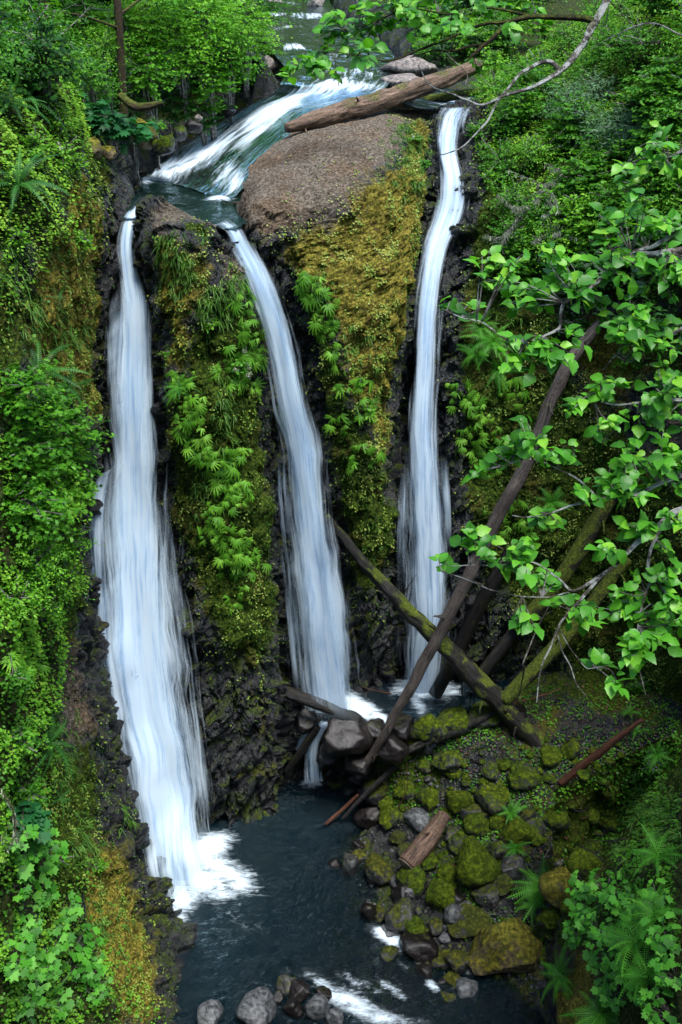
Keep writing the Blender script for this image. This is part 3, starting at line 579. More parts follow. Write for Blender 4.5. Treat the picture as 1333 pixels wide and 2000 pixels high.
def fall_sheet(name, rows, parent, off=0., wf=1., dens=1., seed=0., bulge=.3, nv_=150, nu_=26, keep_tail=True, wseed=None):
    """rows: (px, py, Y, half width in photo px, density)"""
    C = np.array([PY(a, b, Y) for a, b, Y, *_ in rows]); dep = np.array([proj(c)[2] for c in C])
    hw = np.array([r[3] for r in rows]) * dep / FPX; dn = np.array([r[4] if len(r) > 4 else 1. for r in rows])
    S = smooth_path(np.c_[C, hw, dn], nv_); C, hw0, dn = S[:, :3], np.maximum(S[:, 3], .04), S[:, 4]; hw = hw0 * wf; ws = seed if wseed is None else wseed
    hw = hw * (1 + .22 * fbm(np.c_[C[:, 2] * .55, hw * 0 + seed * 3.3, hw * 0], 3, int(seed) % 50)); C = C.copy(); C[:, 0] += .12 * hw * fbm(np.c_[C[:, 2] * .8, hw * 0 + seed * 1.7, hw * 0], 3, int(seed) % 50 + 7)
    u = np.linspace(0, 1, nu_); c = 2 * u - 1
    xo = c[None] * hw[:, None]; V = C[:, None] + np.stack([xo, -(off + bulge * hw0[:, None] * np.sqrt(np.clip(1 - (xo / (1.55 * hw0[:, None])) ** 2, 0, 1))), np.zeros((nv_, nu_))], -1)
    ln = np.r_[0, np.cumsum(np.linalg.norm(np.diff(C, axis=0), axis=1))]
    uv = np.stack([np.tile(u, (nv_, 1)), np.tile(ln[:, None], (1, nu_))], -1).reshape(-1, 2)
    V = V.reshape(-1, 3)
    wob = fbm(np.c_[V[:, 0] * 3, V[:, 2] * .5, V[:, 1] * 0 + ws], 3, int(ws * 10) % 99)
    V[:, 1] += wob * .12; V[:, 0] += wob * .03
    V = clear_of_rock(V, .05 + off)
    V[:, 1] = blur(blur(V[:, 1].reshape(nv_, nu_), 3, 0), 2, 1).ravel()
    m = len(V); tail = np.repeat(ln[-1] - ln, nu_) + (9 if keep_tail else 0)
    me = mesh_np(name, V, grid_faces(nv_, nu_), FALL, uv=uv, smooth=True, attrs={'seed': np.full(m, seed), 'wid': np.repeat(2 * hw, nu_), 'dens': np.repeat(dn * dens, nu_), 'tail': tail, 'head': np.full(m, .35 if keep_tail else 1.3)})
    return link(name, me, parent)
def waterfall(rows, label, seed, extra=()):
    base = PY(*rows[-1][:3]); r = root('waterfall', (0, 0, 0), label, 'waterfall', 'three parallel waterfalls')
    fall_sheet('water_veil', rows, r, 0., 1.42, .55, seed, wseed=seed)
    fall_sheet('water_sheet', rows, r, .06, 1.12, .85, seed + 3.1, wseed=seed)
    fall_sheet('water_sheet', rows, r, .14, .80, 1.0, seed + 7.7, wseed=seed)
    for k, (rw, d) in enumerate(extra): fall_sheet('side_strand', rw, r, .03, 1., d, seed + 11 + k * 2.3, nv_=90, nu_=14, keep_tail=False)
    return r
LEFT = [(292,380,29.4,18,.25),(274,403,27.8,17,.6),(258,425,26.5,17,.9),(250,470,26.2,17,1.0),(254,530,25.9,21,1.1),(264,600,25.5,34,1.1),(266,680,25.3,37,1.2),(266,780,25.0,40,1.25),(268,880,24.8,48,1.2),(270,980,24.6,60,1.15),(276,1100,24.2,72,1.15),(288,1250,23.7,76,1.2),(308,1400,23.2,78,1.2),(330,1540,22.7,74,1.2),(346,1640,22.3,70,1.25),(356,1690,22.0,66,1.2)]
waterfall(LEFT, 'broad white waterfall plunging into the dark pool, left of the three', 1.0, [
    ([(236,905,24.6,8,1.0),(215,905,24.4,16,1.1),(205,960,24.2,22,1.0),(203,1060,23.9,24,.85),(212,1180,23.5,26,.8),(228,1320,23.0,26,.75),(252,1480,22.4,24,.7)], .95),
    ([(318,950,24.5,14,.6),(338,1100,24.2,24,.65),(362,1300,23.6,30,.65),(385,1480,23.0,32,.65),(400,1600,22.6,30,.6)], .75),
    ([(232,560,25.7,10,.8),(234,650,25.4,14,.8),(236,760,25.2,14,.7)], .9)])
MID = [(430,420,26.6,18,.25),(444,435,25.65,16,.6),(458,450,25.2,17,.9),(476,480,25.3,19,1.0),(503,535,25.1,24,1.1),(530,600,25.05,29,1.1),(552,680,25.0,33,1.15),(572,780,24.95,36,1.1),(590,880,24.95,40,1.1),(604,980,24.95,44,1.1),(618,1090,24.95,50,1.15),(632,1200,24.95,56,1.1),(643,1300,25.0,58,1.1),(648,1375,25.0,58,1.1)]
waterfall(MID, 'middle waterfall leaning right between the two mossy rock buttresses', 21.0, [
    ([(548,870,25.3,14,.7),(553,980,25.2,20,.75),(566,1100,25.2,24,.7),(580,1240,25.2,24,.7),(594,1360,25.2,22,.6)], .85)])
RIGHT = [(892,205,32.4,36,.55),(880,235,31.0,30,.8),(874,290,30.0,22,.95),(882,350,29.2,25,1.0),(878,405,28.9,34,1.0),(852,480,28.2,30,.95),(838,560,27.6,26,1.0),(832,660,27.1,24,1.0),(826,760,26.8,27,1.0),(826,860,26.55,34,1.0),(830,960,26.4,42,1.0),(834,1060,26.3,46,1.0),(836,1180,26.2,50,.9),(830,1290,26.1,50,.85),(826,1345,26.05,50,.9)]
waterfall(RIGHT, 'slender waterfall on the right sliding down its narrow dark chute', 41.0, [
    ([(866,880,26.4,12,.8),(872,980,26.2,12,.8),(876,1080,26.1,12,.65)], .9),
    ([(790,900,26.7,10,.7),(786,1020,26.4,12,.7),(784,1150,26.3,14,.6)], .85)])
SPR = {1.0: [(330,1530,22.3,60,.5),(345,1610,21.9,78,.8),(360,1670,21.5,92,.9),(372,1712,21.2,100,.6)], 21.0: [(640,1290,24.9,50,.4),(650,1345,24.8,62,.7),(662,1385,24.7,72,.6)], 41.0: [(832,1270,26.0,44,.4),(830,1320,25.9,56,.6),(828,1358,25.8,66,.6)]}
for o_ in [o for o in bpy.data.objects if o.name.startswith('waterfall')]:
    sd_ = {'b': 1.0, 'm': 21.0, 's': 41.0}[o_['label'][0]]
    fall_sheet('spray', SPR[sd_], o_, .3, 1.1, .85, sd_ + 90, .5, 40, 22, False)
# low cascade from the plunge basin over the boulders
r = root('small_cascade', (0, 0, 0), 'short white cascade spilling past the dark boulder into the pool', 'cascade')
fall_sheet('water_sheet', [(668,1392,25.2,20,.8),(640,1405,24.7,28,1.0),(622,1425,24.55,24,1.05),(612,1450,24.5,20,1.0),(610,1490,24.5,22,1.0),(612,1520,24.4,28,.8)], r, .05, 1, 1.0, 61., nv_=60)
fall_sheet('water_sheet', [(602,1400,24.9,16,.7),(596,1430,24.8,12,.8),(580,1462,24.7,8,.6)], r, .05, 1, .9, 63., nv_=40)

# ------------------------------------------------------------------ stream and pool surfaces
def water_mat(name, deep, flow=False, ripple=1.0, rough=.06):
    """deep attribute 0..1 hides the bed; foam attribute is white water"""
    t = NT(name); pos = t.n('NewGeometry').outputs['Position']; foam = t.attr('foam'); dp = t.attr('deep')
    fsc = .8
    if flow:
        uv = t.n('UVMap').outputs[0]
        f1 = t.noise(t.n('Mapping', {0: uv, 3: (2.4, .38, 1)}).outputs[0], 1.0, 4, .62, .3)
        f2 = t.noise(t.n('Mapping', {0: uv, 3: (8.0, .8, 1)}).outputs[0], 1.0, 4, .65, .3)
        f3 = t.noise(t.n('Mapping', {0: uv, 3: (2.2, 1.3, 1)}).outputs[0], 1.0, 3, .6)
    else:
        mp = t.n('Mapping', {0: pos, 2: (0, 0, .75), 3: (.55, 1.7, 1)}).outputs[0]; f1 = t.noise(mp, 1.7, 5, .65, 1.4); f2 = t.noise(mp, 6.5, 5, .7, 1.4); f3 = t.noise(t.n('Mapping', {0: pos, 2: (0, 0, -.7), 3: (1.2, 2.6, 1)}).outputs[0], 2.2, 5, .62, 1.4)
    s = t.math('ADD', t.math('MULTIPLY', f1, .55), t.math('MULTIPLY', f2, .45))
    x = t.math('ADD', t.math('MULTIPLY', t.math('SUBTRACT', s, .5), 4.2 if flow else 3.5), t.math('SUBTRACT', t.math('MULTIPLY', foam, 2.0), 1.0))
    al = t.mapr(x, -.35, 1.15)
    h = t.math('ADD', t.math('MULTIPLY', f3, 1.0), t.math('MULTIPLY', f2, .35))
    bpn = t.n('Bump', {'Strength': .8 * ripple, 'Distance': .22, 'Height': h}).outputs[0]
    fres = t.n('Fresnel', {0: 1.33, 'Normal': bpn}).outputs[0]
    bodyc = t.n('BsdfDiffuse', {0: tuple(deep) + (1,)})
    clear = t.n('BsdfTransparent', {0: (.55, .66, .66, 1)})
    under = t.n('MixShader', {0: dp, 1: clear.outputs[0], 2: bodyc.outputs[0]})
    gl = t.n('BsdfGlossy', {0: (.8, .95, 1, 1), 'Roughness': rough, 'Normal': bpn})
    wat = t.n('MixShader', {0: fres, 1: under.outputs[0], 2: gl.outputs[0]})
    fc = t.n('BsdfPrincipled', {'Base Color': (.67, .79, .87, 1), 'Roughness': .6, 'Specular IOR Level': .2})
    return t.end(t.n('MixShader', {0: al, 1: wat.outputs[0], 2: fc.outputs[0]}))
W_FLOW = water_mat('stream_water', (.003, .008, .010), True, .8, .10)
W_CALM = water_mat('calm_water', (.004, .012, .009), False, .25, .05)
W_POOL = water_mat('pool_water', (.0003, .0055, .0085), False, .85, .05)
def blob(px, py, items):
    f = np.zeros(len(px))
    for cx, cy, rx, ry, ang, amp in items:
        a = math.radians(ang); dx = px - cx; dy = py - cy
        u_ = (dx * math.cos(a) + dy * math.sin(a)) / rx; v_ = (-dx * math.sin(a) + dy * math.cos(a)) / ry
        f = np.maximum(f, amp * np.exp(-(u_ ** 2 + v_ ** 2)))
    return f
def flow_mesh(nm, Gd, foam_items, base=0.0, wave=.05):
    V = Gd.reshape(-1, 3).copy(); a, b = Gd.shape[:2]
    px, py, _ = proj(V); f = np.clip(base + blob(px, py, foam_items), 0, 1.2)
    wd = np.linalg.norm(Gd[:, -1] - Gd[:, 0], axis=1); ln = np.r_[0, np.cumsum(np.linalg.norm(np.diff(Gd[:, b // 2], axis=0), axis=1))]
    uv = np.stack([np.linspace(0, 1, b)[None] * np.mean(wd) * np.ones((a, 1)), np.tile(ln[:, None], (1, b))], -1).reshape(-1, 2)
    V[:, 2] += fbm(np.c_[uv[:, 0] * 1.6, uv[:, 1] * .7, uv[:, 0] * 0], 4, 77) * wave * (1 + 2.0 * f)
    me = mesh_np(nm, V, grid_faces(a, b), W_FLOW, uv=uv, smooth=True, attrs={'foam': f, 'deep': np.full(len(V), .93)})
    return tag(link(nm, me), kind='structure')
flow_mesh('stream', SG, [(390,300,110,26,-33,.85),(535,218,110,22,-30,.80),(452,345,40,34,-60,.62),(345,326,60,22,-20,.95),(500,262,70,14,-35,.62),(640,170,75,14,-15,.7),(700,168,60,14,0,.62),(575,92,30,7,0,.62),(600,30,50,5,0,.55),(545,28,34,5,0,.6),(640,58,40,5,0,.5),(560,52,30,4,0,.45),(690,140,60,12,0,.45),(640,110,60,10,0,.35),(560,6,30,4,0,.4)], .10)
flow_mesh('side_stream', BG, [(905,205,40,20,0,.5)], .2)
def flat_water(nm, poly, zz, mat, step, foam_items, depth_fn, base=0., wave=.02):
    P_ = np.array([PZ(a, b, zz)[:2] for a, b in poly]); x0, y0 = P_.min(0) - .1; x1, y1 = P_.max(0) + .1
    xs = np.arange(x0, x1, step); ys = np.arange(y0, y1, step); X, Yg = np.meshgrid(xs, ys); q = np.stack([X.ravel(), Yg.ravel()], 1)
    ins = np.zeros(len(q), bool); j = len(P_) - 1
    for i in range(len(P_)):
        c = ((P_[i, 1] > q[:, 1]) != (P_[j, 1] > q[:, 1])) & (q[:, 0] < (P_[j, 0] - P_[i, 0]) * (q[:, 1] - P_[i, 1]) / (P_[j, 1] - P_[i, 1] + 1e-12) + P_[i, 0]); ins ^= c; j = i
    V = np.c_[q, np.full(len(q), zz)]; px, py, _ = proj(V); f = np.clip(base + blob(px, py, foam_items), 0, 1.3)
    V[:, 2] += fbm(np.c_[q * 1.8, q[:, :1] * 0], 4, 78) * wave + np.clip(f - .45, 0, 1) * (.10 + .22 * fbm(np.c_[q * 2.2, q[:, :1] * 0], 4, 79))
    F = grid_faces(len(ys), len(xs)); F = F[ins[F].all(1)]
    used = np.unique(F); rm = np.zeros(len(V), int); rm[used] = np.arange(len(used))
    me = mesh_np(nm, V[used], rm[F], mat, uv=q[used], smooth=True, attrs={'foam': f[used], 'deep': depth_fn(V)[used]})
    return tag(link(nm, me), kind='structure')
flat_water('upper_pool', [(236,428),(258,385),(285,335),(400,325),(500,380),(490,432),(466,448),(438,448),(415,438),(292,428)], 18.22, W_CALM, .08,
           [(330,345,60,10,0,.8),(430,388,34,8,0,.85),(285,352,24,10,0,.7)], lambda V: np.full(len(V), .96))
flat_water('plunge_basin', [(575,1330),(720,1325),(1000,1325),(985,1385),(900,1408),(720,1416),(650,1410),(600,1392)], 3.22, W_POOL, .07,
           [(690,1380,70,26,20,1.1),(740,1400,50,12,20,.9),(830,1345,70,22,0,1.1),(815,1370,40,16,60,.8),(650,1372,50,20,0,1.2),(880,1350,30,14,0,.6)], lambda V: np.full(len(V), .9))
def pool_depth(V):
    zb = []
    for p in V:
        h = BEDV.ray_cast(Vector((p[0], p[1], 6)), Vector((0, 0, -1))); zb.append(h[0][2] if h[0] is not None else -2)
    d = np.clip(-np.array(zb), 0, 3); return 1 - np.exp(-2.6 * d)
flat_water('pool', [(250,1500),(560,1400),(760,1480),(900,1700),(1120,1780),(1250,2100),(1250,2700),(100,2700),(250,1900)], 0.0, W_POOL, .09,
           [(350,1690,62,46,20,1.25),(402,1662,64,34,-30,1.05),(398,1722,90,38,-18,.92),(455,1710,70,30,28,.85),(420,1690,80,30,20,.85),(470,1735,36,14,20,.75),(350,1752,44,40,0,1.0),(345,1785,28,22,30,.8),(425,1745,60,24,0,.7),(470,1790,130,50,25,.3),(520,1720,110,60,20,.27),(420,1850,110,40,40,.22),(620,1800,120,60,30,.18),
            (760,1832,46,18,30,1.0),(745,1822,26,10,20,1.0),(690,1958,90,26,25,.85),(640,1935,60,18,45,.85),(740,1985,90,20,15,.75),(800,1990,60,14,10,.5),(690,1915,40,10,50,.6),(770,1935,60,12,35,.55),(845,1925,26,10,40,.8),(660,1900,40,12,40,.45),(600,1560,40,10,0,.3),(612,1530,28,12,0,.85),(652,1690,20,8,0,.55),(780,1880,40,10,40,.4),(560,1900,60,20,20,.28),(720,1925,60,10,30,.5)],
           pool_depth, .0, .03)

# ================================================================== FOLIAGE TOOLS
def frames(N, D):
    N = nrm(N); X = nrm(D - (D * N).sum(1, keepdims=True) * N); return X, np.cross(N, X), N
T_OVAL = (np.array([(0,0,0),(.32,.26,.05),(.72,.20,.05),(1,0,-.04),(.72,-.20,.05),(.32,-.26,.05),(.5,0,0)]), np.array([(0,6,1),(1,6,2),(2,6,3),(0,5,6),(5,4,6),(4,3,6)]))
T_SIMPLE = (np.array([(0,0,0),(.45,.30,.06),(1,0,-.05),(.45,-.30,.06)]), np.array([(0,2,1),(0,3,2)]))
T_NARROW = (np.array([(0,0,0),(.4,.11,.03),(1,0,-.06),(.4,-.11,.03)]), np.array([(0,2,1),(0,3,2)]))
def lobed(n, deep, w0=200):
    a = []
    for i in range(2 * n + 1):
        th = math.radians(-w0 / 2 + w0 * i / (2 * n)); tip = i % 2 == 1
        ln = (1 - .38 * (abs(th) / math.radians(w0 / 2)) ** 1.5) * (1 if tip else deep)
        a.append((.22 + .78 * ln * math.cos(th) * .95, .85 * ln * math.sin(th), -.05 * ln if tip else .02))
    V = np.array([(.18, 0, .03)] + a); m = len(a)
    return V, np.array([(0, i + 1, i + 2) for i in range(m - 1)] + [(0, m, 1)])
T_MAPLE = lobed(5, .58); T_MAPLE7 = lobed(7, .62, 260)
T_THIMB = lobed(5, .74, 250)
T_ROUND = (np.array([(0,0,0),(.2,.34,.02),(.6,.42,.03),(.95,.18,.0),(.95,-.18,0),(.6,-.42,.03),(.2,-.34,.02)]), np.array([(0,2,1),(0,3,2),(0,4,3),(0,5,4),(0,6,5)]))
def leaf_mesh(name, P_, N, D, S, tpl, mat, rnd=None, off=None):
    X, Yv, Z = frames(N, D); tv, tf = tpl; n = len(P_)
    V = P_[:, None] + S[:, None, None] * (tv[None, :, :1] * X[:, None] + tv[None, :, 1:2] * Yv[:, None] + tv[None, :, 2:] * Z[:, None])
    F = (tf[None] + (np.arange(n) * len(tv))[:, None, None]).reshape(-1, tf.shape[1])
    rnd = rng.random(n) if rnd is None else rnd
    V = V.reshape(-1, 3)
    if off is not None: V = V - np.asarray(off)
    uv = np.tile(np.c_[tv[:, 0], tv[:, 1] + .5], (n, 1))
    return mesh_np(name, V, F, mat, uv=uv, attrs={'rnd': np.repeat(np.clip(rnd, 0, 1), len(tv))}, smooth=True)
def rdir(n): return nrm(rng.normal(size=(n, 3)))
def twig_leaves(c, r, nt, nl, ls, up=.55, layer=0., front=None, inner=.25, hang=0.):
    """leaves set along twigs that spread through an ellipsoid round c"""
    d = rdir(nt * 2)
    if front is not None:
        sc_ = d @ np.asarray(front) + .55 * d[:, 2] * up * 2; d = d[np.argsort(-sc_ + rng.random(len(d)) * 1.1)]
    d = d[:nt]; r = np.asarray(r)
    rad = (.45 + .55 * rng.random(nt) ** .6)[:, None]
    tip = c + d * r * rad * (1 + .18 * rng.normal(size=(nt, 1))); a = c + (tip - c) * inner + rng.normal(size=(nt, 3)) * r * .08
    if layer:
        lo_ = rng.random() * layer + .25 * tip[:, 0] * rng.normal() * .5; zt = np.round((tip[:, 2] + lo_) / layer) * layer - lo_
        tip[:, 2] = tip[:, 2] * .45 + zt * .55 + rng.normal(size=nt) * layer * .12; a[:, 2] = tip[:, 2] * .6 + a[:, 2] * .4
    ax_ = tip - a; ax_[:, 2] -= hang
    t = np.linspace(.3, 1.0, nl)[None, :, None] + rng.normal(size=(nt, nl, 1)) * .05
    p = a[:, None] + ax_[:, None] * t
    p[..., 2] -= .10 * np.linalg.norm(ax_, axis=1)[:, None] * t[..., 0] ** 2
    hd = ax_.copy(); hd[:, 2] *= .4; hd = nrm(hd); side = nrm(np.cross(hd, [0, 0, 1.]) + 1e-6)
    sg = np.where(np.arange(nl) % 2 == 0, 1., -1.)[None, :, None]
    D = hd[:, None] * .75 + side[:, None] * sg * .8 + rng.normal(size=(nt, nl, 3)) * .28
    out = nrm(d * np.array([1, 1, .5]))
    N = np.array([0, 0, 1.]) * up + out[:, None] * (1 - up) * .9 + rng.normal(size=(nt, nl, 3)) * .28
    p = p + side[:, None] * sg * ls * .25
    S = ls * (.6 + .75 * rng.random((nt, nl))) * (1.05 - .3 * np.abs(t[..., 0] - .6))
    rn = np.clip(.5 + .2 * rng.normal(size=(nt, 1)) + .14 * rng.normal(size=(nt, nl)) , 0, 1)
    # drop some twigs' leaves to open gaps
    keep = rng.random((nt, nl)) > .08
    m = keep.ravel()
    return p.reshape(-1, 3)[m], N.reshape(-1, 3)[m], D.reshape(-1, 3)[m], S.ravel()[m], rn.ravel()[m], (a, tip)
BKT = {}
def shrub(name, label, cat, group, c, r, nt, nl, ls, tpl, mat, base=None, up=.55, layer=0., front=(0, -.8, .3), hang=0., bark=None, stemr=.03, part='foliage'):
    c = np.asarray(c, float); base = c - np.array([0, -.4 * r[1], r[2] * .9]) if base is None else np.asarray(base, float)
    R_ = root(name, base, label, cat, group)
    P_, N, D, S, rn, (a, tip) = twig_leaves(c, r, nt, nl, ls, up, layer, front, hang=hang)
    tag(link(part, leaf_mesh(part, P_, N, D, S, tpl, mat, rn, base), R_), kind='stuff')
    mb = MB(); k = min(10, nt)
    for i in range(k):
        mid = base * .4 + a[i] * .6 + rng.normal(size=3) * r[0] * .06
        mb.add(*tube(smooth_path([base + rng.normal(size=3) * .05, mid, a[i], tip[i]], 9), np.linspace(stemr, stemr * .25, 9), 5))
    link('stem', mb.mesh('stem', bark or BK_TWIG, True, base), R_)
    return R_

# ------------------------------------------------------------------ fern fronds
def frond_mesh(nm, L, wmax, npair, droop, mat, pin_w=.5, bip=False, taper='sword'):
    mb_v, mb_f = [], []
    t = np.linspace(0, 1, npair + 4)
    px_ = L * t * (1 - .12 * droop * t ** 2); pz_ = L * (.42 * t - (.42 + .55 * droop) * t ** 2)
    rc = np.c_[px_, np.zeros(len(t)), pz_]
    n = 0
    wv = .006 + .004 * L
    for s_ in (1, -1):
        pass
    V = np.concatenate([rc + [0, wv, 0], rc - [0, wv, 0]]); m = len(t); F = [[i, i + 1, m + i + 1, m + i] for i in range(m - 1)]
    mb = MB(); mb.add(V, np.array(F))
    for k in range(2, npair + 3):
        tt = t[k]
        if taper == 'sword': wd = wmax * min(1, tt * 3.2 + .25) * (1 - tt ** 2.6) ** .9
        else: wd = wmax * (min(1, .35 + tt * 2.2)) * (1 - tt) ** .75 * 1.25
        tg = nrm((rc[k + 1] - rc[k - 1])[None])[0] if k + 1 < len(rc) else nrm((rc[k] - rc[k - 1])[None])[0]
        pw = L / npair * pin_w
        for s_ in (1, -1):
            d = nrm(np.array([[tg[0] * .30, s_ * 1.0, tg[2] * .30 - .12]]))[0]; p0 = rc[k]
            w_ = tg * pw
            if not bip:
                Vp = np.array([p0 - w_ * .4, p0 + w_ * .5, p0 + d * wd * .55 + w_ * .42, p0 + d * wd + w_ * .1, p0 + d * wd * .5 - w_ * .38]); Vp[2:, 2] -= wd * .06
                mb.add(Vp, [np.array([(0, 1, 2), (0, 2, 4), (2, 3, 4)])])
            else:
                q = 5; e = np.linspace(.05, 1, q); ww = pw * 1.15 * (1 - e) ** .8 + pw * .06
                pts_ = [p0]; idx = []
                for j in range(q):
                    cpt = p0 + d * wd * e[j]; cpt[2] -= wd * .10 * e[j] ** 2
                    pts_ += [cpt + w_ / pw * ww[j], cpt - w_ / pw * ww[j] * .9, cpt + d * wd * .1]
                for j in range(q):
                    b_ = 1 + 3 * j; idx += [(b_, b_ + 2, b_ + 1)]
                    if j < q - 1: idx += [(b_ + 2, b_ + 3, b_ + 4)]
                mb.add(np.array(pts_), np.array(idx))
    return mb.mesh(nm, mat, False)
SWORD = [frond_mesh('frond', 1.0, .10, 19, dr, LM_SWORD, .5) for dr in (.5, .8, 1.1)]
LADY = [frond_mesh('frond', 1.0, .21, 15, dr, LM_LADY, .36, True, 'lady') for dr in (.35, .6, .85)]
def maiden_mesh(nm, nf, seed):
    """a fan of narrow toothed fingers, as maidenhair carries them"""
    rs = np.random.default_rng(seed); mb = MB()
    for k in range(nf):
        a = math.radians(-82 + 164 * k / (nf - 1) + rs.normal() * 5); Ln = (.45 + .6 * math.cos(a * .85)) * (.9 + .2 * rs.random()); d = np.array([math.cos(a), math.sin(a), 0]); s_ = np.array([-d[1], d[0], 0])
        q = 8; e = np.linspace(.06, 1, q)
        c = d[None] * (e * Ln)[:, None]; c[:, 2] = .10 * e - .48 * e ** 2 * Ln + .06 * rs.normal() * e
        w_ = .075 * np.sin(np.pi * (.12 + .85 * e)) + .008
        V = []; F = []
        for j in range(q - 1):
            b_ = len(V); m_ = (c[j] + c[j + 1]) / 2
            V += [c[j], c[j + 1], m_ + s_ * w_[j] + d * .03, m_ - s_ * w_[j] + d * .03, c[j] + s_ * w_[j] * .8, c[j] - s_ * w_[j] * .8]
            F += [(b_, b_ + 2, b_ + 1), (b_, b_ + 4, b_ + 2), (b_, b_ + 1, b_ + 3), (b_, b_ + 3, b_ + 5)]
        mb.add(np.array(V), np.array(F))
    return mb.mesh(nm, LM_MAIDEN, False)
MAIDEN = [maiden_mesh('frond', n_, s_) for n_, s_ in ((10, 1), (9, 2), (8, 3))]
def orient(o, loc, X, N, scale):
    X_, Y_, Z_ = frames(np.asarray(N, float)[None], np.asarray(X, float)[None])
    M = Matrix(((X_[0][0], Y_[0][0], Z_[0][0], loc[0]), (X_[0][1], Y_[0][1], Z_[0][1], loc[1]), (X_[0][2], Y_[0][2], Z_[0][2], loc[2]), (0, 0, 0, 1)))
    o.matrix_basis = M @ Matrix.Diagonal((scale, scale, scale, 1))
def fern(name, label, p, n, size, nf, meshes, group=None, lean=.5, cat='fern', spread=360):
    """rosette of arching fronds growing out of a surface with normal n"""
    R_ = root(name, p, label, cat, group); n = nrm((np.asarray(n, float) * lean + np.array([0, 0, 1.]) * (1 - lean))[None])[0]
    e1 = nrm(np.cross(n, [0.31, .95, .1])[None])[0]; e2 = np.cross(n, e1)
    a0 = rng.random() * 6.28
    for k in range(nf):
        a = a0 + 6.28 * k / nf + rng.normal() * .25
        d = e1 * math.cos(a) + e2 * math.sin(a); el = rng.uniform(.1, .9)
        o = link('frond', meshes[int(rng.integers(len(meshes)))], R_)
        orient(o, n * .02, d + n * el, n - d * el + rng.normal(size=3) * .1, size * rng.uniform(.7, 1.12))
    return R_
def maiden_clump(label, px, py, rad_px, nf, size, group='maidenhair ferns hanging on the rock'):
    h = hit(px, py)
    if h is None: return
    p, n = h; R_ = root('maidenhair_fern', p, label, 'fern', group)
    size *= .8
    for k in range(int(nf * 1.6)):
        a, rr = rng.random() * 6.28, 1.15 * math.sqrt(rng.random()) * rad_px
        g = hit(px + math.cos(a) * rr, py + math.sin(a) * rr)
        if g is None or np.linalg.norm(g[0] - p) > 1.6: continue
        q, m = g; out = nrm((np.array([m[0] * .6, m[1], 0]) + rng.normal(size=3) * .25)[None])[0]
        o = link('frond', MAIDEN[int(rng.integers(3))], R_)
        d = out * .35 + np.array([0, 0, -.6]) + rng.normal(size=3) * .4
        orient(o, q - p + out * rng.uniform(.05, .16), d, np.array([0, 0, 1.]) * .55 + out * .9 + rng.normal(size=3) * .25, size * (.45 + 1.0 * rng.random() ** 1.4))
    return R_

# ------------------------------------------------------------------ boulders
def boulder_mesh(nm, seed, mat, angular=.0, sub=4):
    rs = np.random.default_rng(seed)
    import bmesh
    bm = bmesh.new(); bmesh.ops.create_icosphere(bm, subdivisions=sub, radius=1)
    V = np.array([v.co[:] for v in bm.verts]); F = np.array([[v.index for v in f.verts] for f in bm.faces]); bm.free()
    pl = nrm(rs.normal(size=(12, 3))); h = rs.uniform(.5, .9, 12)
    dd = V @ pl.T; s_ = np.where(dd > h[None], (h[None] / np.maximum(dd, 1e-6)), 1).min(1)
    V = V * (1 - angular + angular * s_)[:, None]
    V = V * (1 + .20 * fbm(V * 1.2 + seed * 7.1, 3, seed) + .09 * fbm(V * 3.5 + seed, 4, seed + 5, .6))[:, None]
    return mesh_np(nm, V, F, mat, smooth=True)
def boulder_set(mat, k0, ang): return [boulder_mesh('boulder', k0 + i, mat, ang) for i in range(6)]
BS = {'moss': boulder_set(BM_MOSS, 100, .75), 'half': boulder_set(BM_HALF, 110, .85), 'wet': boulder_set(BM_WET, 120, .9), 'grey': boulder_set(BM_GREY, 130, .7), 'tan': boulder_set(BM_TAN, 140, .9), 'gold': boulder_set(BM_GOLD, 150, .6)}
BIG = boulder_mesh('boulder', 171, BM_GOLD, 1.0, 5)
def place_boulder(px, py, rx, ry, kind, label, group=None, Zc=None, me=None, rot=None, name='boulder', sy=None, sink=.35):
    """centre at the photo point, standing on the bed"""
    h = hit(px, py + ry * .75) if Zc is None else (PZ(px, py + ry * .5, Zc), None)
    if h is None: return
    p = np.array(h[0]); dep = proj(p)[2]; a, b = rx * dep / FPX, ry * dep / FPX
    o = link(name, me or BS[kind][int(rng.integers(6))]); o.location = (p[0], p[1] + (a if sy is None else sy) * .35, p[2] + b * (1 - sink) * .9)
    o.scale = (a * 1.08, (a + b) * .55 if sy is None else sy, b * 1.12); o.rotation_euler = (rng.normal() * .12, rng.normal() * .12, rng.random() * 6.28 if rot is None else rot)
    if rot is None: o.scale = ((a + o.scale[1]) * .52, (a + o.scale[1]) * .52, o.scale[2])
    return tag(o, label, 'boulder', group)

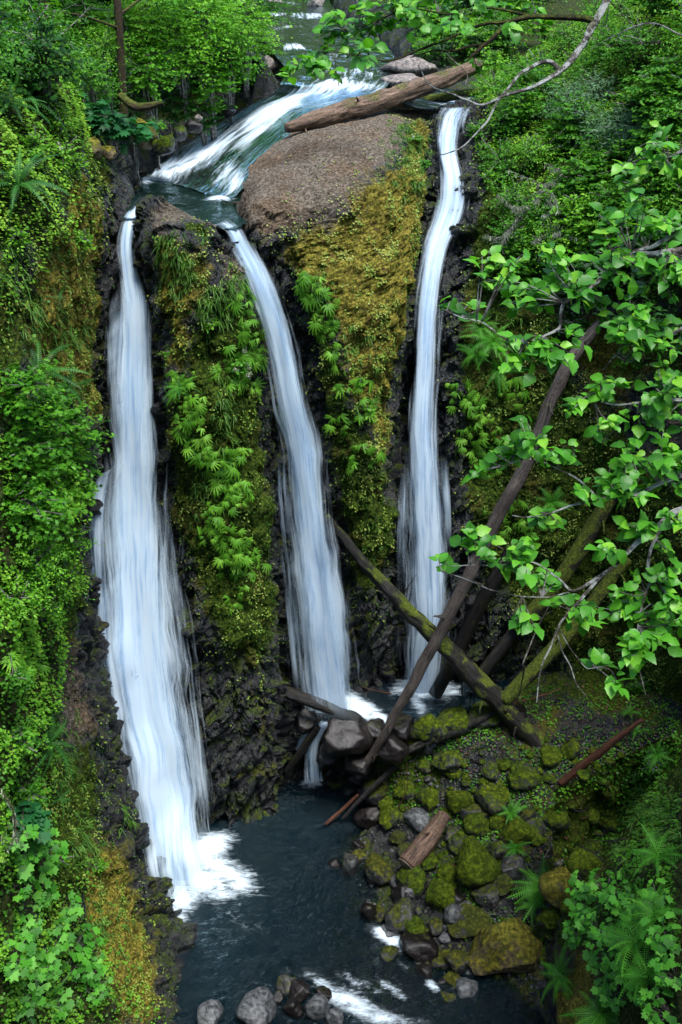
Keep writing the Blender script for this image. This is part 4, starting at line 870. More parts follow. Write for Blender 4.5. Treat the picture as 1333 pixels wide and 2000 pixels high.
# ------------------------------------------------------------------ logs
def log(name, label, cat, rows, mat, ns=14, n=40, rough=.12, stubs=0, group=None, caps=None, seed=0, wob=.0):
    """rows: (point, radius)"""
    ns = ns + 10; n = int(n * 1.6)
    P_ = smooth_path(np.array([np.r_[p, r_] for p, r_ in rows]), n); base = P_[-1, :3].copy()
    if wob: P_[:, :3] += np.stack([fbm(P_[:, :3] * 1.2, 2, seed + k) for k in range(3)], 1) * wob
    R_ = root(name, base, label, cat, group); mb = MB(); mb.add(*tube(P_[:, :3], P_[:, 3], ns, rough, seed))
    link('trunk', mb.mesh('trunk', mat, True, base), R_)
    for k in range(stubs):
        i = int(rng.integers(3, n - 3)); d = nrm((rdir(1)[0] + [0, -.5, .3])[None])[0]; ln = rng.uniform(.15, .6); r_ = P_[i, 3]
        s_ = MB(); p0 = P_[i, :3]; s_.add(*tube(smooth_path([p0, p0 + d * (r_ + ln * .5), p0 + d * (r_ + ln) + rng.normal(size=3) * .06], 6), np.linspace(r_ * .22, r_ * .08, 6), 6))
        link('branch_stub', s_.mesh('branch_stub', mat, True, base), R_)
    if caps:
        for end in caps:
            i = 0 if end == 0 else -1; T = nrm((P_[1, :3] - P_[0, :3] if i == 0 else P_[-1, :3] - P_[-2, :3])[None])[0] * (-1 if i == 0 else 1)
            c = P_[i, :3] + T * P_[i, 3] * .16; q = tube([c, c + T * .02], [P_[i, 3] * .97] * 2, ns, .1, seed); s_ = MB(); s_.add(*q); link('cut_end', s_.mesh('cut_end', BK_CUT, False, base), R_)
    return R_
def sticks(px0, py0, px1, py1, Y0, Y1, r_, mat, label, name='stick', mid=None, tw=2, group=None):
    a, b = PY(px0, py0, Y0), PY(px1, py1, Y1); m_ = (a + b) / 2 + (rng.normal(size=3) * np.linalg.norm(b - a) * .05 if mid is None else mid)
    P_ = smooth_path([a, m_, b], 14); R_ = root(name, a, label, 'branch', group); mb = MB(); mb.add(*tube(P_, np.linspace(r_, r_ * .35, 14), 6, .1)); link('stem', mb.mesh('stem', mat, True, a), R_)
    for k in range(tw):
        i = int(rng.integers(4, 12)); d = nrm((P_[i + 1] - P_[i])[None])[0] + rdir(1)[0] * .7; ln = np.linalg.norm(b - a) * rng.uniform(.12, .3)
        s_ = MB(); s_.add(*tube(smooth_path([P_[i], P_[i] + d * ln * .5 + rng.normal(size=3) * .03, P_[i] + d * ln], 7), np.linspace(r_ * .45, r_ * .15, 7), 5)); link('twig', s_.mesh('twig', mat, True, a), R_)
    return R_

# ================================================================== LOGS
PYa = PY
log('fallen_log', 'weathered red-brown log lying across the top of the central rock dome', 'log',
    [(PY(935,128,33.8), .20), (PY(860,160,32.9), .24), (PY(780,187,32.2), .28), (PY(700,209,31.3), .27), (PY(640,229,30.5), .25), (PY(595,243,30.0), .21), (PY(562,250,29.7), .13)], BK_ORANGE, 22, 70, .26, 3, seed=3, wob=.07)
log('leaning_log', 'long grey-brown bare trunk leaning from the boulders up to the right wall', 'log',
    [(PY(1215,590,27.0), .11), (PY(1130,680,26.0), .155), (PY(1075,790,25.5), .175), (PY(1010,935,25.0), .19), (PY(930,1095,24.5), .185), (PY(845,1265,24.0), .17), (PY(765,1410,23.6), .14), (PY(700,1518,23.5), .11)], BK_GREYBR, 16, 80, .14, 16, seed=5, wob=.06)
log('mossy_log', 'green moss-covered log slanting down behind the leaning trunk to the debris slope', 'log',
    [(PY(638,1010,25.35), .12), (PY(700,1085,25.25), .17), (PY(770,1165,25.1), .21), (PY(840,1235,24.9), .25), (PY(920,1315,24.6), .29), (PY(1010,1410,24.2), .31), (PY(1070,1475,23.9), .28), (PY(1118,1530,23.5), .22)], BK_MOSS, 16, 70, .22, 8, seed=9, wob=.07)
log('dark_log', 'dark wet log leaning beside the foot of the right waterfall', 'log', [(PY(1000,1075,26.2), .20), (PY(950,1160,25.9), .21), (PY(900,1260,25.6), .22), (PY(850,1358,25.3), .2)], BK_DARK, 12, 40, .14, 2, seed=12)
log('dark_log', 'short smooth dark log between the mossy log and the wall', 'log', [(PY(1060,1165,26.2), .20), (PY(1000,1240,25.9), .2), (PY(930,1330,25.4), .19)], BK_DARK, 12, 30, .10, 0, seed=15)
log('mossy_log', 'thick moss-wrapped trunk leaning high against the shaded right wall', 'log', [(PY(1200,960,26.2), .22), (PY(1140,1060,26.0), .24), (PY(1080,1150,25.8), .24), (PY(1010,1230,25.7), .22)], BK_GREEN, 12, 40, .14, 1, seed=18)
log('mossy_log', 'yellow-green mossy trunk leaning low at right, below the bare twigs', 'log', [(PY(1225,1090,25.2), .18), (PY(1160,1175,25.0), .2), (PY(1080,1270,24.7), .22), (PY(985,1368,24.3), .22)], BK_GREEN, 12, 40, .14, 2, seed=21)
log('dark_log', 'black wet log jutting out in front of the middle waterfall foot', 'log', [(PY(560,1352,24.4), .17), (PY(610,1370,24.2), .19), (PY(700,1408,24.1), .17)], BK_DARK, 12, 30, .14, 1, seed=25)
log('dark_log', 'slim dark log wedged upright under the small cascade', 'log', [(PY(622,1420,24.3), .10), (PY(590,1465,24.2), .12), (PY(560,1508,24.1), .10)], BK_DARK, 10, 20, .14, 0, seed=27)
hA = hit(870, 1590)[0]; hB = hit(795, 1690)[0]
log('log_segment', 'short thick red-brown log segment with a cut end on the mossy stones', 'log', [(PZ(868,1590,hA[2] + .45), .2), (PZ(835,1640,(hA[2] + hB[2]) / 2 + .5), .27), (PZ(796,1688,hB[2] + .55), .30)], BK_SEG, 16, 30, .2, 2, caps=(1,), seed=29)
log('rotten_log', 'thin red rotten log pointing up to the right on the debris slope', 'log', [(PY(1255,1405,22.4), .05), (PY(1190,1455,22.5), .11), (PY(1095,1530,22.6), .12)], BK_RED, 10, 30, .18, 1, seed=33)
log('broken_log', 'short broken orange stick standing below the rotten log', 'log', [(PY(1130,1510,22.0), .07), (PY(1142,1540,21.9), .08), (PY(1152,1572,21.8), .06)], BK_RED, 8, 14, .2, 0, seed=35)
log('driftwood', 'crooked dark driftwood branch sprawling from the slope down to the water', 'driftwood', [(PY(1000,1375,24.7), .06), (PY(930,1408,24.3), .12), (PY(860,1440,24.0), .13), (PY(800,1465,23.8), .12), (PY(770,1500,23.6), .10), (PY(715,1552,23.4), .08), (PY(668,1600,23.2), .05)], BK_DRIFT, 10, 60, .22, 4, seed=37, wob=.04)
log('thin_log', 'dark thin pole lying by the pool edge left of the debris slope', 'log', [(PY(700,1552,23.5), .05), (PY(665,1585,23.3), .06), (PY(636,1610,23.1), .05)], BK_RED, 8, 14, .2, 0, seed=39)
log('upstream_log', 'reddish log lying on the far left bank of the upper stream', 'log', [(PY(360,8,44), .2), (PY(410,25,43), .24), (PY(465,42,42), .2)], BK_RED, 10, 24, .16, 1, seed=41)
log('mossy_limb', 'curved moss-hung limb low over the left bank', 'log', [(PY(235,185,30.5), .10), (PY(262,208,30.3), .12), (PY(290,208,30.2), .10), (PY(318,200,30.2), .06)], BK_BROWNMOSS, 9, 24, .25, 0, seed=43)
log('submerged_log', 'small dark log lodged under the upstream end of the dome log', 'log', [(PY(815,196,33.4), .12), (PY(870,190,33.6), .14), (PY(935,178,33.9), .12)], BK_GREEN, 9, 20, .2, 0, seed=45)
for k, (a, b, c, d, Y0, Y1, r_, m_, lb) in enumerate([
    (1095,1345,1010,1372,24.5,24.3,.025,BK_RED,'thin orange stick lying straight below the mossy trunk'),
    (765,1355,715,1345,25.0,25.1,.03,BK_RED,'orange stick floating in the plunge basin between the falls'),
    (770,1590,795,1490,23.0,23.1,.02,BK_RED,'thin reddish twig standing up out of the driftwood'),
    (1020,1300,1075,1180,24.2,24.4,.03,BK_TWIG,'pale crooked twig hanging below the mossy trunk'),
    (840,1775,880,1810,19.9,19.7,.02,BK_TWIG,'pale bent stick lying between the grey stones'),
    (1085,1640,1060,1680,20.8,20.5,.03,BK_TWIG,'grey stick lying across the mossy stones at right'),
    (1180,1620,1080,1616,20.5,20.6,.03,BK_DRIFT,'long dark stick along the foot of the right bank'),
    (1190,1640,1080,1690,20.2,20.3,.04,BK_DRIFT,'dark branch slanting below the right bank'),
    (980,1540,960,1480,23.4,23.6,.03,BK_DRIFT,'dark upright stick among the mossy stones'),
    (1130,1545,1200,1480,22.3,22.6,.03,BK_DRIFT,'dark branch lying above the rotten log'),
    (790,1160,815,1120,25.0,24.9,.02,BK_DARK,'black snag sticking up from the mossy log near the right fall'),
    (815,1205,880,1245,24.9,24.7,.035,BK_DARK,'black curved limb hanging across the right waterfall'),
    (900,1310,905,1390,24.6,24.5,.03,BK_DARK,'thin black snag hanging down from the mossy log'),
    (1025,1300,1015,1360,24.1,24.0,.03,BK_DARK,'thin black snag standing beside the low mossy trunk')]):
    sticks(a, b, c, d, Y0, Y1, r_, m_, lb, tw=2)

# ================================================================== BOULDERS
place_boulder(985, 1862, 72, 54, 'gold', 'huge rounded boulder capped in golden moss by the stream edge', me=BIG, rot=.35, sink=.12)
for px, py, rx, ry, Y, kd, lb in [(678,1442,48,40,23.8,'wet','big wet reddish-black boulder at the foot of the middle waterfall'), (735,1432,30,26,24.1,'wet','dark boulder damming the plunge basin behind the trunk foot'), (780,1424,34,24,24.2,'wet','wet boulder damming the basin right of the trunk foot'), (835,1422,34,26,24.2,'moss','mossy boulder damming the basin in its middle'), (890,1412,34,24,24.4,'moss','mossy boulder damming the basin under the long mossy log'), (945,1398,40,26,24.8,'moss','mossy boulder at the right end of the basin'), (990,1388,34,22,25.0,'wet','dark boulder in the right corner of the basin'), (600,1412,24,22,24.5,'wet','wet rock left of the small cascade'), (645,1478,26,26,24.1,'wet','wet rock the small cascade breaks on'), (700,1490,36,24,23.7,'wet','dark stone propping the big reddish boulder'), (760,1462,36,24,23.7,'wet','dark stone under the leaning trunk')]:
    p = PY(px, py, Y); dep = proj(p)[2]; a, b = rx * dep / FPX, ry * dep / FPX
    o = link('boulder', BS[kd][int(rng.integers(6))]); o.location = p; o.scale = (a * 1.12, (a + b) * .6, b * 1.2); o.rotation_euler = (0, 0, rng.normal() * .3); tag(o, lb, 'boulder')
for px, py, rx, ry, kd, lb in [
    (815,1452,30,26,'moss','round green boulder just right of the leaning trunk foot'),
    (650,1512,26,18,'wet','low wet boulder beneath the small cascade'), (690,1520,30,18,'wet','wet black boulder under the big reddish one'),
    (690,1552,28,18,'half','grey stone at the pool edge beside the driftwood'), (740,1540,34,26,'half','grey boulder between driftwood and red twig'),
    (762,1597,25,22,'moss','small green-topped stone above the log segment'), (815,1600,26,20,'grey','bare grey stone above the log segment'),
    (685,1693,22,24,'half','green-topped stone standing leftmost at the water edge'), (740,1702,30,30,'half','mossy boulder left of the cut log end'), (805,1715,36,34,'moss','mossy boulder under the cut log end'),
    (785,1748,24,22,'wet','dark boulder below the cut log end'), (858,1746,34,32,'moss','squat mossy boulder right of the dark one'), (725,1782,24,24,'wet','angular dark stone at the head of the white riffle'),
    (782,1790,40,26,'half','broad grey-green boulder beside the riffle'), (812,1812,22,22,'moss','small green stone behind the flat slab'), (885,1788,25,20,'grey','smooth pale grey egg-shaped stone'),
    (822,1852,44,24,'wet','flat dark slab at the stream edge'), (852,1812,18,14,'half','small mossy stone above the flat slab'), (896,1880,28,26,'half','wedge-shaped stone left of the huge boulder'), (830,1897,20,16,'wet','round brown stone in the shallows'),
    (870,1920,26,12,'wet','thin flat stone half in the water'), (880,1935,24,12,'wet','lowest dark stone of the right shallows'), (930,1688,46,50,'moss','tall mossy mound in the middle of the debris slope'), (1000,1698,32,22,'half','hollow grey stone under the small fern'),
    (1072,1705,30,22,'moss','golden-green boulder above the bright fern'), (1110,1735,52,34,'gold','long golden-green boulder behind the bright fern'), (1145,1690,34,28,'moss','dark boulder above the long golden one'), (920,1810,46,22,'half','flat mossy stone behind the huge boulder'),
    (950,1752,30,22,'half','brown-green stone in the gravel patch'), (1085,1598,28,24,'moss','rounded mossy stone below the rotten log'), (1010,1625,36,26,'moss','mossy stone under the small fern, mid slope'), (930,1610,36,22,'moss','dark mossy stone at the centre of the slope'),
    (895,1565,26,26,'moss','steep mossy boulder at the back of the slope'), (960,1560,40,24,'moss','green mound below the driftwood'), (1030,1520,36,24,'moss','green mound in front of the mossy log foot'), (880,1490,40,22,'moss','broad green stone under the driftwood'),
    (1160,1660,26,18,'moss','small mossy stone by the stick pile'), (1190,1600,26,22,'moss','mossy stone at the far right end of the slope'), (780,1640,20,14,'half','small flat stone left of the log segment'),(900,1650,24,18,'moss','mossy cobble behind the tall mound'),
    (505,1980,52,24,'grey','large speckled grey boulder at the bottom edge of the picture'), (412,1988,28,18,'grey','green-edged grey boulder at the bottom, leftmost in the stream'), (562,1928,22,16,'half','mossy brown stone upstream of the bottom boulders'), (585,1945,26,18,'wet','brown wet stone among the bottom boulders'),
    (575,1975,20,20,'wet','dark stone squeezed between the bottom boulders'), (615,1975,26,26,'grey','pale round boulder at the bottom beside the riffle'), (655,1993,24,18,'grey','rightmost grey stone of the bottom group'), (632,1945,18,14,'wet','wet stone just behind the pale round one'), (545,1950,16,12,'wet','small wet stone behind the speckled boulder'),
    (700,1655,16,9,'wet','low stone breaking the pool surface'), (655,1690,14,8,'wet','small stone with foam in the pool')]:
    place_boulder(px, py, rx, ry, kd, lb, Zc=-.05 if (py > 1900 and px < 700) or py < 1700 and px < 720 and py > 1640 else None)
for px, py, rx, ry, Y, kd, lb in [(184,290,18,20,27.5,'gold','upright moss-flecked boulder on the left rim, beside the mound'), (212,298,15,14,28,'gold','smaller square boulder on the left rim'), (280,262,26,28,31.5,'gold','mossy boulder under the broad leaves, left of the cascade'), (322,284,22,22,31.5,'moss','green boulder at the foot of the white cascade'),
        (350,262,14,16,33,'moss','dark mossy stone behind the green one'), (388,230,10,7,34,'tan','small pale stone on the wet left bank'), (380,246,16,12,33.5,'wet','wet grey stone on the left bank'), (440,215,20,14,36,'wet','dark wet rock on the bank beside the cascade'),(475,190,24,14,38,'half','grey rock on the bank above the cascade'),(520,130,26,20,42,'tan','tan rock outcrop at the bend of the upper stream'),(500,160,26,14,40,'half','grey rock outcrop below the bend'),
        (800,132,62,22,38.5,'tan','pale flat rock shelf behind the dome log'),(775,158,44,14,36,'tan','low end of the pale rock shelf'),(860,85,30,16,44,'gold','mossy rock beyond the pale shelf'),(870,105,22,10,43,'tan','grey rock right of the pale shelf'),
        (532,2,26,9,62,'tan','far boulder in the upper stream, left one'),(616,5,18,12,62,'tan','far rounded boulder in the upper stream, right one'),(700,130,14,6,41,'wet','small dark rock in the upper stream'),(590,112,16,6,43,'wet','dark rock at a ripple of the upper stream'),
        (590,70,20,5,50,'wet','low rock in the upper stream below the far boulders'),(470,62,22,8,46,'tan','pale stone on the far left bank')]:
    p = PY(px, py, Y); dep = proj(p)[2]; a, b = rx * dep / FPX, ry * dep / FPX
    o = link('boulder', BS[kd][int(rng.integers(6))]); o.location = p; o.scale = (a * 1.1, (a + b) * .55, b * 1.15); o.rotation_euler = (0, 0, rng.normal() * .3); tag(o, lb, 'boulder')
# many unnamed stones filling the debris slope and the water's edge
n_ = 0; placed = []
while n_ < 230:
    px, py = rng.uniform(640, 1240), rng.uniform(1440, 1960)
    if px > 1240 - (py - 1500) * .45 or px < 640 + max(0, (py - 1700)) * .7 or (px < 760 and py < 1520): continue
    if px < 760 and 1560 < py < 1660 and rng.random() < .5: continue
    rr = 6 + 26 * rng.random() ** 2.4
    if any((px - a) ** 2 + (py - b) ** 2 < (rr + c) ** 2 * .3 for a, b, c in placed): continue
    placed.append((px, py, rr)); n_ += 1
    near = px < 700 + (py - 1500) * .75
    kd = rng.choice(['wet', 'half', 'grey', 'half'] if near else ['moss', 'moss', 'moss', 'half'])
    sw = 'tiny' if rr < 8.5 else 'little' if rr < 13 else 'small' if rr < 20 else 'middling'
    zone = 'by the log segment' if abs(px - 830) < 80 and abs(py - 1640) < 60 else 'around the huge golden boulder' if px > 880 and py > 1780 else 'beside the white riffle' if py > 1760 else 'along the pool edge' if px < 740 else 'under the driftwood' if py < 1540 and px < 960 else 'near the rotten log' if py < 1600 and px > 1000 else 'around the bright fern' if px > 980 and py > 1660 else 'right of the tall mossy mound' if px > 990 else 'between log segment and tall mound' if py > 1620 else 'above the log segment'
    place_boulder(px, py, rr, rr * rng.uniform(.5, .8), kd, {'wet': sw + ' dark wet stone ' + zone, 'grey': sw + ' bare grey stone ' + zone, 'half': sw + ' partly mossy stone ' + zone, 'moss': sw + ' moss-covered stone ' + zone}[kd],
                  {'wet': 'dark wet stones', 'grey': 'bare grey stones', 'half': 'partly mossy stones', 'moss': 'mossy stones'}[kd] + ' ' + zone + ', ' + sw, sink=.5)
# soft moss tufts on the mossy stones
tp_, tn_ = [], []
bpy.context.view_layer.update()
for o in [o for o in bpy.data.objects if o.name.startswith('boulder') and o.type == 'MESH' and o.data.materials[0] in (BM_MOSS, BM_HALF, BM_GOLD)]:
    me = o.data; nvv = len(me.vertices); co = np.empty(nvv * 3, np.float32); me.vertices.foreach_get('co', co); co = co.reshape(-1, 3); M = np.array(o.matrix_basis); wv_ = co @ M[:3, :3].T + M[:3, 3]; nr = nrm((co / np.array(o.scale)[None]) @ np.array(o.rotation_euler.to_matrix()).T)
    ok = np.where(nr[:, 2] > (.0 if me.materials[0] is BM_MOSS else .35))[0]; cnt_ = int(min(400, 60 + 700 * o.scale[0] * o.scale[2])) // (1 if me.materials[0] is BM_MOSS else 3)
    if len(ok): k_ = rng.choice(ok, cnt_); tp_.append(wv_[k_] + rng.normal(size=(cnt_, 3)) * .035 * o.scale[0]); tn_.append(nr[k_])
while len(tp_) < 9999 and sum(len(a) for a in tp_) < 26000:
    px, py = rng.uniform(740, 1280), rng.uniform(1400, 1860); h = hit(px, py, (BEDV,))
    if h is None or px < 690 + (py - 1450) * .6: continue
    tp_.append(h[0][None] + rng.normal(size=(6, 3)) * .05); tn_.append(np.repeat(h[1][None], 6, 0))
tp_, tn_ = np.concatenate(tp_), np.concatenate(tn_); m = len(tp_); kp = fbm(tp_ * 2.5, 3, 401) + rng.normal(size=m) * .1 > -.12; tp_, tn_ = tp_[kp], tn_[kp]; m = len(tp_)
tag(link('moss_tufts', leaf_mesh('moss_tufts', tp_ - tn_ * .01, rdir(m) + tn_ * .8, rdir(m) * .7 + tn_ * .6, rng.uniform(.025, .075, m), T_SIMPLE, LM_MOSS, np.clip(.45 + .7 * fbm(tp_ * 1.6, 3, 403) + rng.normal(size=m) * .15, 0, 1))), 'soft moss tufts cushioning the stones of the debris slope', 'moss', kind='stuff')
# leaf litter and splinters on the dark ground at right
lq = []
while len(lq) < 3600:
    px, py = rng.uniform(860, 1300), rng.uniform(1330, 1700)
    if px < 860 + (py - 1330) * .3: continue
    h = hit(px, py, (BEDV,))
    if h is not None: lq.append(h[0] + h[1] * .02)
lq = np.array(lq); m = len(lq)
tag(link('leaf_litter', leaf_mesh('leaf_litter', lq, np.array([0, 0, 1.]) + rng.normal(size=(m, 3)) * .45, rdir(m), rng.uniform(.03, .12, m), T_SIMPLE, LM_LITTER)), 'brown leaf litter and wood chips on the dark ground at right', 'leaf litter', kind='stuff')
for k in range(34):
    px, py = rng.uniform(820, 1230), rng.uniform(1400, 1720); h = hit(px, py)
    if h is None: continue
    a = rng.random() * 6.28; ln = rng.uniform(.25, 1.0); p = h[0] + [0, 0, .12]; e = p + np.array([math.cos(a), math.sin(a) * .7, rng.normal() * .15]) * ln
    R_ = root('stick', p, ('reddish' if k % 3 == 0 else 'dark') + ' broken stick lying ' + ('near the rotten log' if py < 1560 and px > 1000 else 'below the driftwood' if py < 1560 else 'by the foot of the right bank' if px > 1060 else 'on the mossy stones'), 'branch', 'loose sticks on the debris slope')
    mb = MB(); mb.add(*tube(smooth_path([p, (p + e) / 2 + rng.normal(size=3) * .05, e], 8), np.linspace(.02, .010, 8) * rng.uniform(.7, 1.6), 6, .2)); link('stem', mb.mesh('stem', BK_RED if k % 3 == 0 else BK_DRIFT, True, p), R_)
# gravel
gp = []
while len(gp) < 2600:
    px, py = rng.uniform(620, 1250), rng.uniform(1440, 1990)
    if px > 1250 - (py - 1500) * .45: continue
    h = hit(px, py, (BEDV,))
    if h is not None: gp.append(h[0])
gp = np.array(gp); pv_ = np.array([(1,0,0),(-1,0,0),(0,1,0),(0,-1,0),(0,0,.7),(0,0,-.7),(.6,.6,.35),(-.6,.6,.3),(.6,-.6,.3),(-.6,-.6,.35)])
pf = np.array([(4,0,6),(4,6,2),(4,2,7),(4,7,1),(4,1,9),(4,9,3),(4,3,8),(4,8,0),(0,8,3),(3,9,1),(1,7,2),(2,6,0)])
sz = rng.uniform(.025, .085, len(gp)); an = rng.random(len(gp)) * 6.28; ca, sa = np.cos(an), np.sin(an)
sx_ = pv_[None, :, 0] * rng.uniform(.7, 1.4, (len(gp), 1)); sy_ = pv_[None, :, 1]
V = gp[:, None] + sz[:, None, None] * np.stack([sx_ * ca[:, None] - sy_ * sa[:, None], sx_ * sa[:, None] + sy_ * ca[:, None], pv_[None, :, 2] * np.ones((len(gp), 1))], -1)
tag(link('gravel', mesh_np('gravel', V.reshape(-1, 3), (pf[None] + (np.arange(len(gp)) * 10)[:, None, None]).reshape(-1, 3), BM_HALF, smooth=True)), 'loose dark gravel and pebbles between the stones', 'gravel', kind='stuff')

# ================================================================== GROUND COVER on the rock walls
e1 = CG[1:, :-1] - CG[:-1, :-1]; e2 = CG[:-1, 1:] - CG[:-1, :-1]; cr = np.cross(e1, e2); area = np.linalg.norm(cr, axis=-1); fn = nrm(cr)
fn = np.where((fn * Nrm[:-1, :-1]).sum(-1, keepdims=True) < 0, -fn, fn); sn = Nrm[:-1, :-1].reshape(-1, 3)
Kf = Kg.reshape(nu, nv, 5)[:-1, :-1].reshape(-1, 5); area = area.ravel(); fc = CG[:-1, :-1].reshape(-1, 3); fpx, fpy, fdep = proj(fc)
inview = (fpx > -120) & (fpx < 1450) & (fpy > -80) & (fpy < 2100)
vis = (sn * (np.array([0, 0, CAMZ]) - fc)).sum(1) > 0
patch = fbm(fc * 1.1, 3, 201); patch2 = fbm(fc * 3.0, 3, 205)
def pick(wt, n):
    p_ = area * wt; p_ = p_ / p_.sum(); i = rng.choice(len(fc), n, p=p_)
    return i, fc[i] + (rng.random((n, 1)) * e1.reshape(-1, 3)[i] + rng.random((n, 1)) * e2.reshape(-1, 3)[i])
vv = np.where(inview & vis, 1., .04)
leftside = fpx < 240
i, p = pick(vv * Kf[:, 4] * (.25 + sstep(-.25, .2, patch)), 70000)
n = sn[i] * .45 + np.array([0, 0, .8]) + rng.normal(size=(len(i), 3)) * .3
tag(link('ground_cover', leaf_mesh('ground_cover', p + sn[i] * rng.uniform(.01, .14, (len(i), 1)), n, rdir(len(i)) + sn[i] * .3, rng.uniform(.03, .085, len(i)), T_ROUND, LM_COVER, np.clip(.5 + .30 * (fpy[i] < 520) + patch[i] * .7 + rng.normal(size=len(i)) * .18, 0, 1))), 'low leafy ground cover spread over the slopes', 'ground cover', kind='stuff')
i, p = pick(vv * (Kf[:, 3] + Kf[:, 2] * .5) * sstep(.0, .35, patch2 + patch * .3), 26000)
n = sn[i] * .8 + np.array([0, 0, .5]) + rng.normal(size=(len(i), 3)) * .3
tag(link('moss_plants', leaf_mesh('moss_plants', p + sn[i] * rng.uniform(.005, .05, (len(i), 1)), n, rdir(len(i)), rng.uniform(.022, .062, len(i)), T_ROUND, LM_LIVER, np.clip(.45 + patch[i] * .6 + rng.normal(size=len(i)) * .2, 0, 1))), 'tiny yellow-green plants dotting the mossy rock', 'moss', kind='stuff')
# short moss fringe: fine blades that break up the mossy rock outline
i, p = pick(vv * (Kf[:, 2] * 1.0 + Kf[:, 3] * .8 + Kf[:, 4] * .3), 46000)
tag(link('moss', leaf_mesh('moss', p, rdir(len(i)) + sn[i] * .2, sn[i] * .8 + np.array([0, 0, -.35]) + rng.normal(size=(len(i), 3)) * .4, rng.uniform(.04, .13, len(i)), T_NARROW, LM_GRASS, np.clip(.25 + patch[i] * .6 + rng.normal(size=len(i)) * .16, 0, 1))), 'shaggy moss hanging on the rock faces', 'moss', kind='stuff')
# grass: hanging tufts where the photograph shows them
gpos = []; gdir = []; gs = []
for px, py, rx, ry, nb in [(350,530,28,40,420),(330,480,20,30,200),(440,590,34,50,520),(470,560,24,30,260),(795,300,36,40,700),(790,255,24,20,250),(810,350,18,30,200),(1290,1600,40,60,700),(1250,1580,24,50,400),(1215,1655,18,30,200),(400,600,20,40,220),(140,660,30,40,260),(60,620,40,50,260),(440,800,20,60,240),(400,960,16,50,160),(120,1480,30,60,260),(160,1640,30,40,300),(200,1820,40,60,300),(250,1600,14,30,90),(700,700,30,60,140),(1000,480,30,40,200),(30,520,30,60,260),(140,1850,40,50,200),(620,560,18,30,160),(1000,640,40,60,160),(100,300,50,50,300),(560,820,10,30,60)]:
    for _ in range(nb // 8):
        h = hit(px + rng.normal() * rx * .6, py + rng.normal() * ry * .6, (BV, RBV))
        if h is None: continue
        m = 8; d0 = h[1] * .55 + rng.normal(size=3) * .2
        gpos.append(h[0] + rng.normal(size=(m, 3)) * .035); gdir.append(d0 + np.array([0, 0, .15]) + rng.normal(size=(m, 3)) * .35); gs.append(rng.uniform(.09, .26, m))
gpos, gdir, gs = np.concatenate(gpos), nrm(np.concatenate(gdir)), np.concatenate(gs)
# each blade: three segments arching over and down
sd = nrm(np.cross(gdir, [0, 0, 1.]) + 1e-6); tt = np.array([0, .35, .7, 1.0]); ww = np.array([.012, .012, .008, .001]) * .8
c = gpos[:, None] + gs[:, None, None] * (gdir[:, None] * tt[None, :, None] + np.array([0, 0, -.75])[None, None] * (tt ** 2)[None, :, None])
V = np.concatenate([c + sd[:, None] * ww[None, :, None], c - sd[:, None] * ww[None, :, None]], 1); nb = len(gpos)
F = np.array([(0, 1, 5, 4), (1, 2, 6, 5), (2, 3, 7, 6)]); F = (F[None] + (np.arange(nb) * 8)[:, None, None]).reshape(-1, 4)
tag(link('grass', mesh_np('grass', V.reshape(-1, 3), F, LM_GRASS, attrs={'rnd': np.repeat(rng.random(nb), 8)}, smooth=True)), 'tufts of thin grass hanging from the ledges', 'grass', kind='stuff')

bi = []
while len(bi) < 15000:
    px, py = rng.uniform(760, 1330), rng.uniform(1340, 1850)
    if px < 700 + (py - 1450) * .55 or py < 1340 + (1000 - px) * .5: continue
    h = hit(px, py, (BEDV, RBV))
    if h is not None: bi.append((h[0], h[1]))
bq = np.array([b[0] for b in bi]); bn = np.array([b[1] for b in bi]); kp = fbm(bq * .9, 3, 301) + rng.normal(size=len(bq)) * .15 > -.05; bq, bn = bq[kp], bn[kp]; m = len(bq)
tag(link('bed_plants', leaf_mesh('bed_plants', bq + bn * rng.uniform(.01, .09, (m, 1)), bn + [0, 0, .6] + rng.normal(size=(m, 3)) * .4, rdir(m), rng.uniform(.03, .085, m), T_ROUND, LM_COVER, np.clip(.15 + .5 * fbm(bq * 1.5, 2, 303) + .2 * rng.random(m), 0, 1))), 'tiny low plants growing between the mossy stones', 'ground cover', kind='stuff')

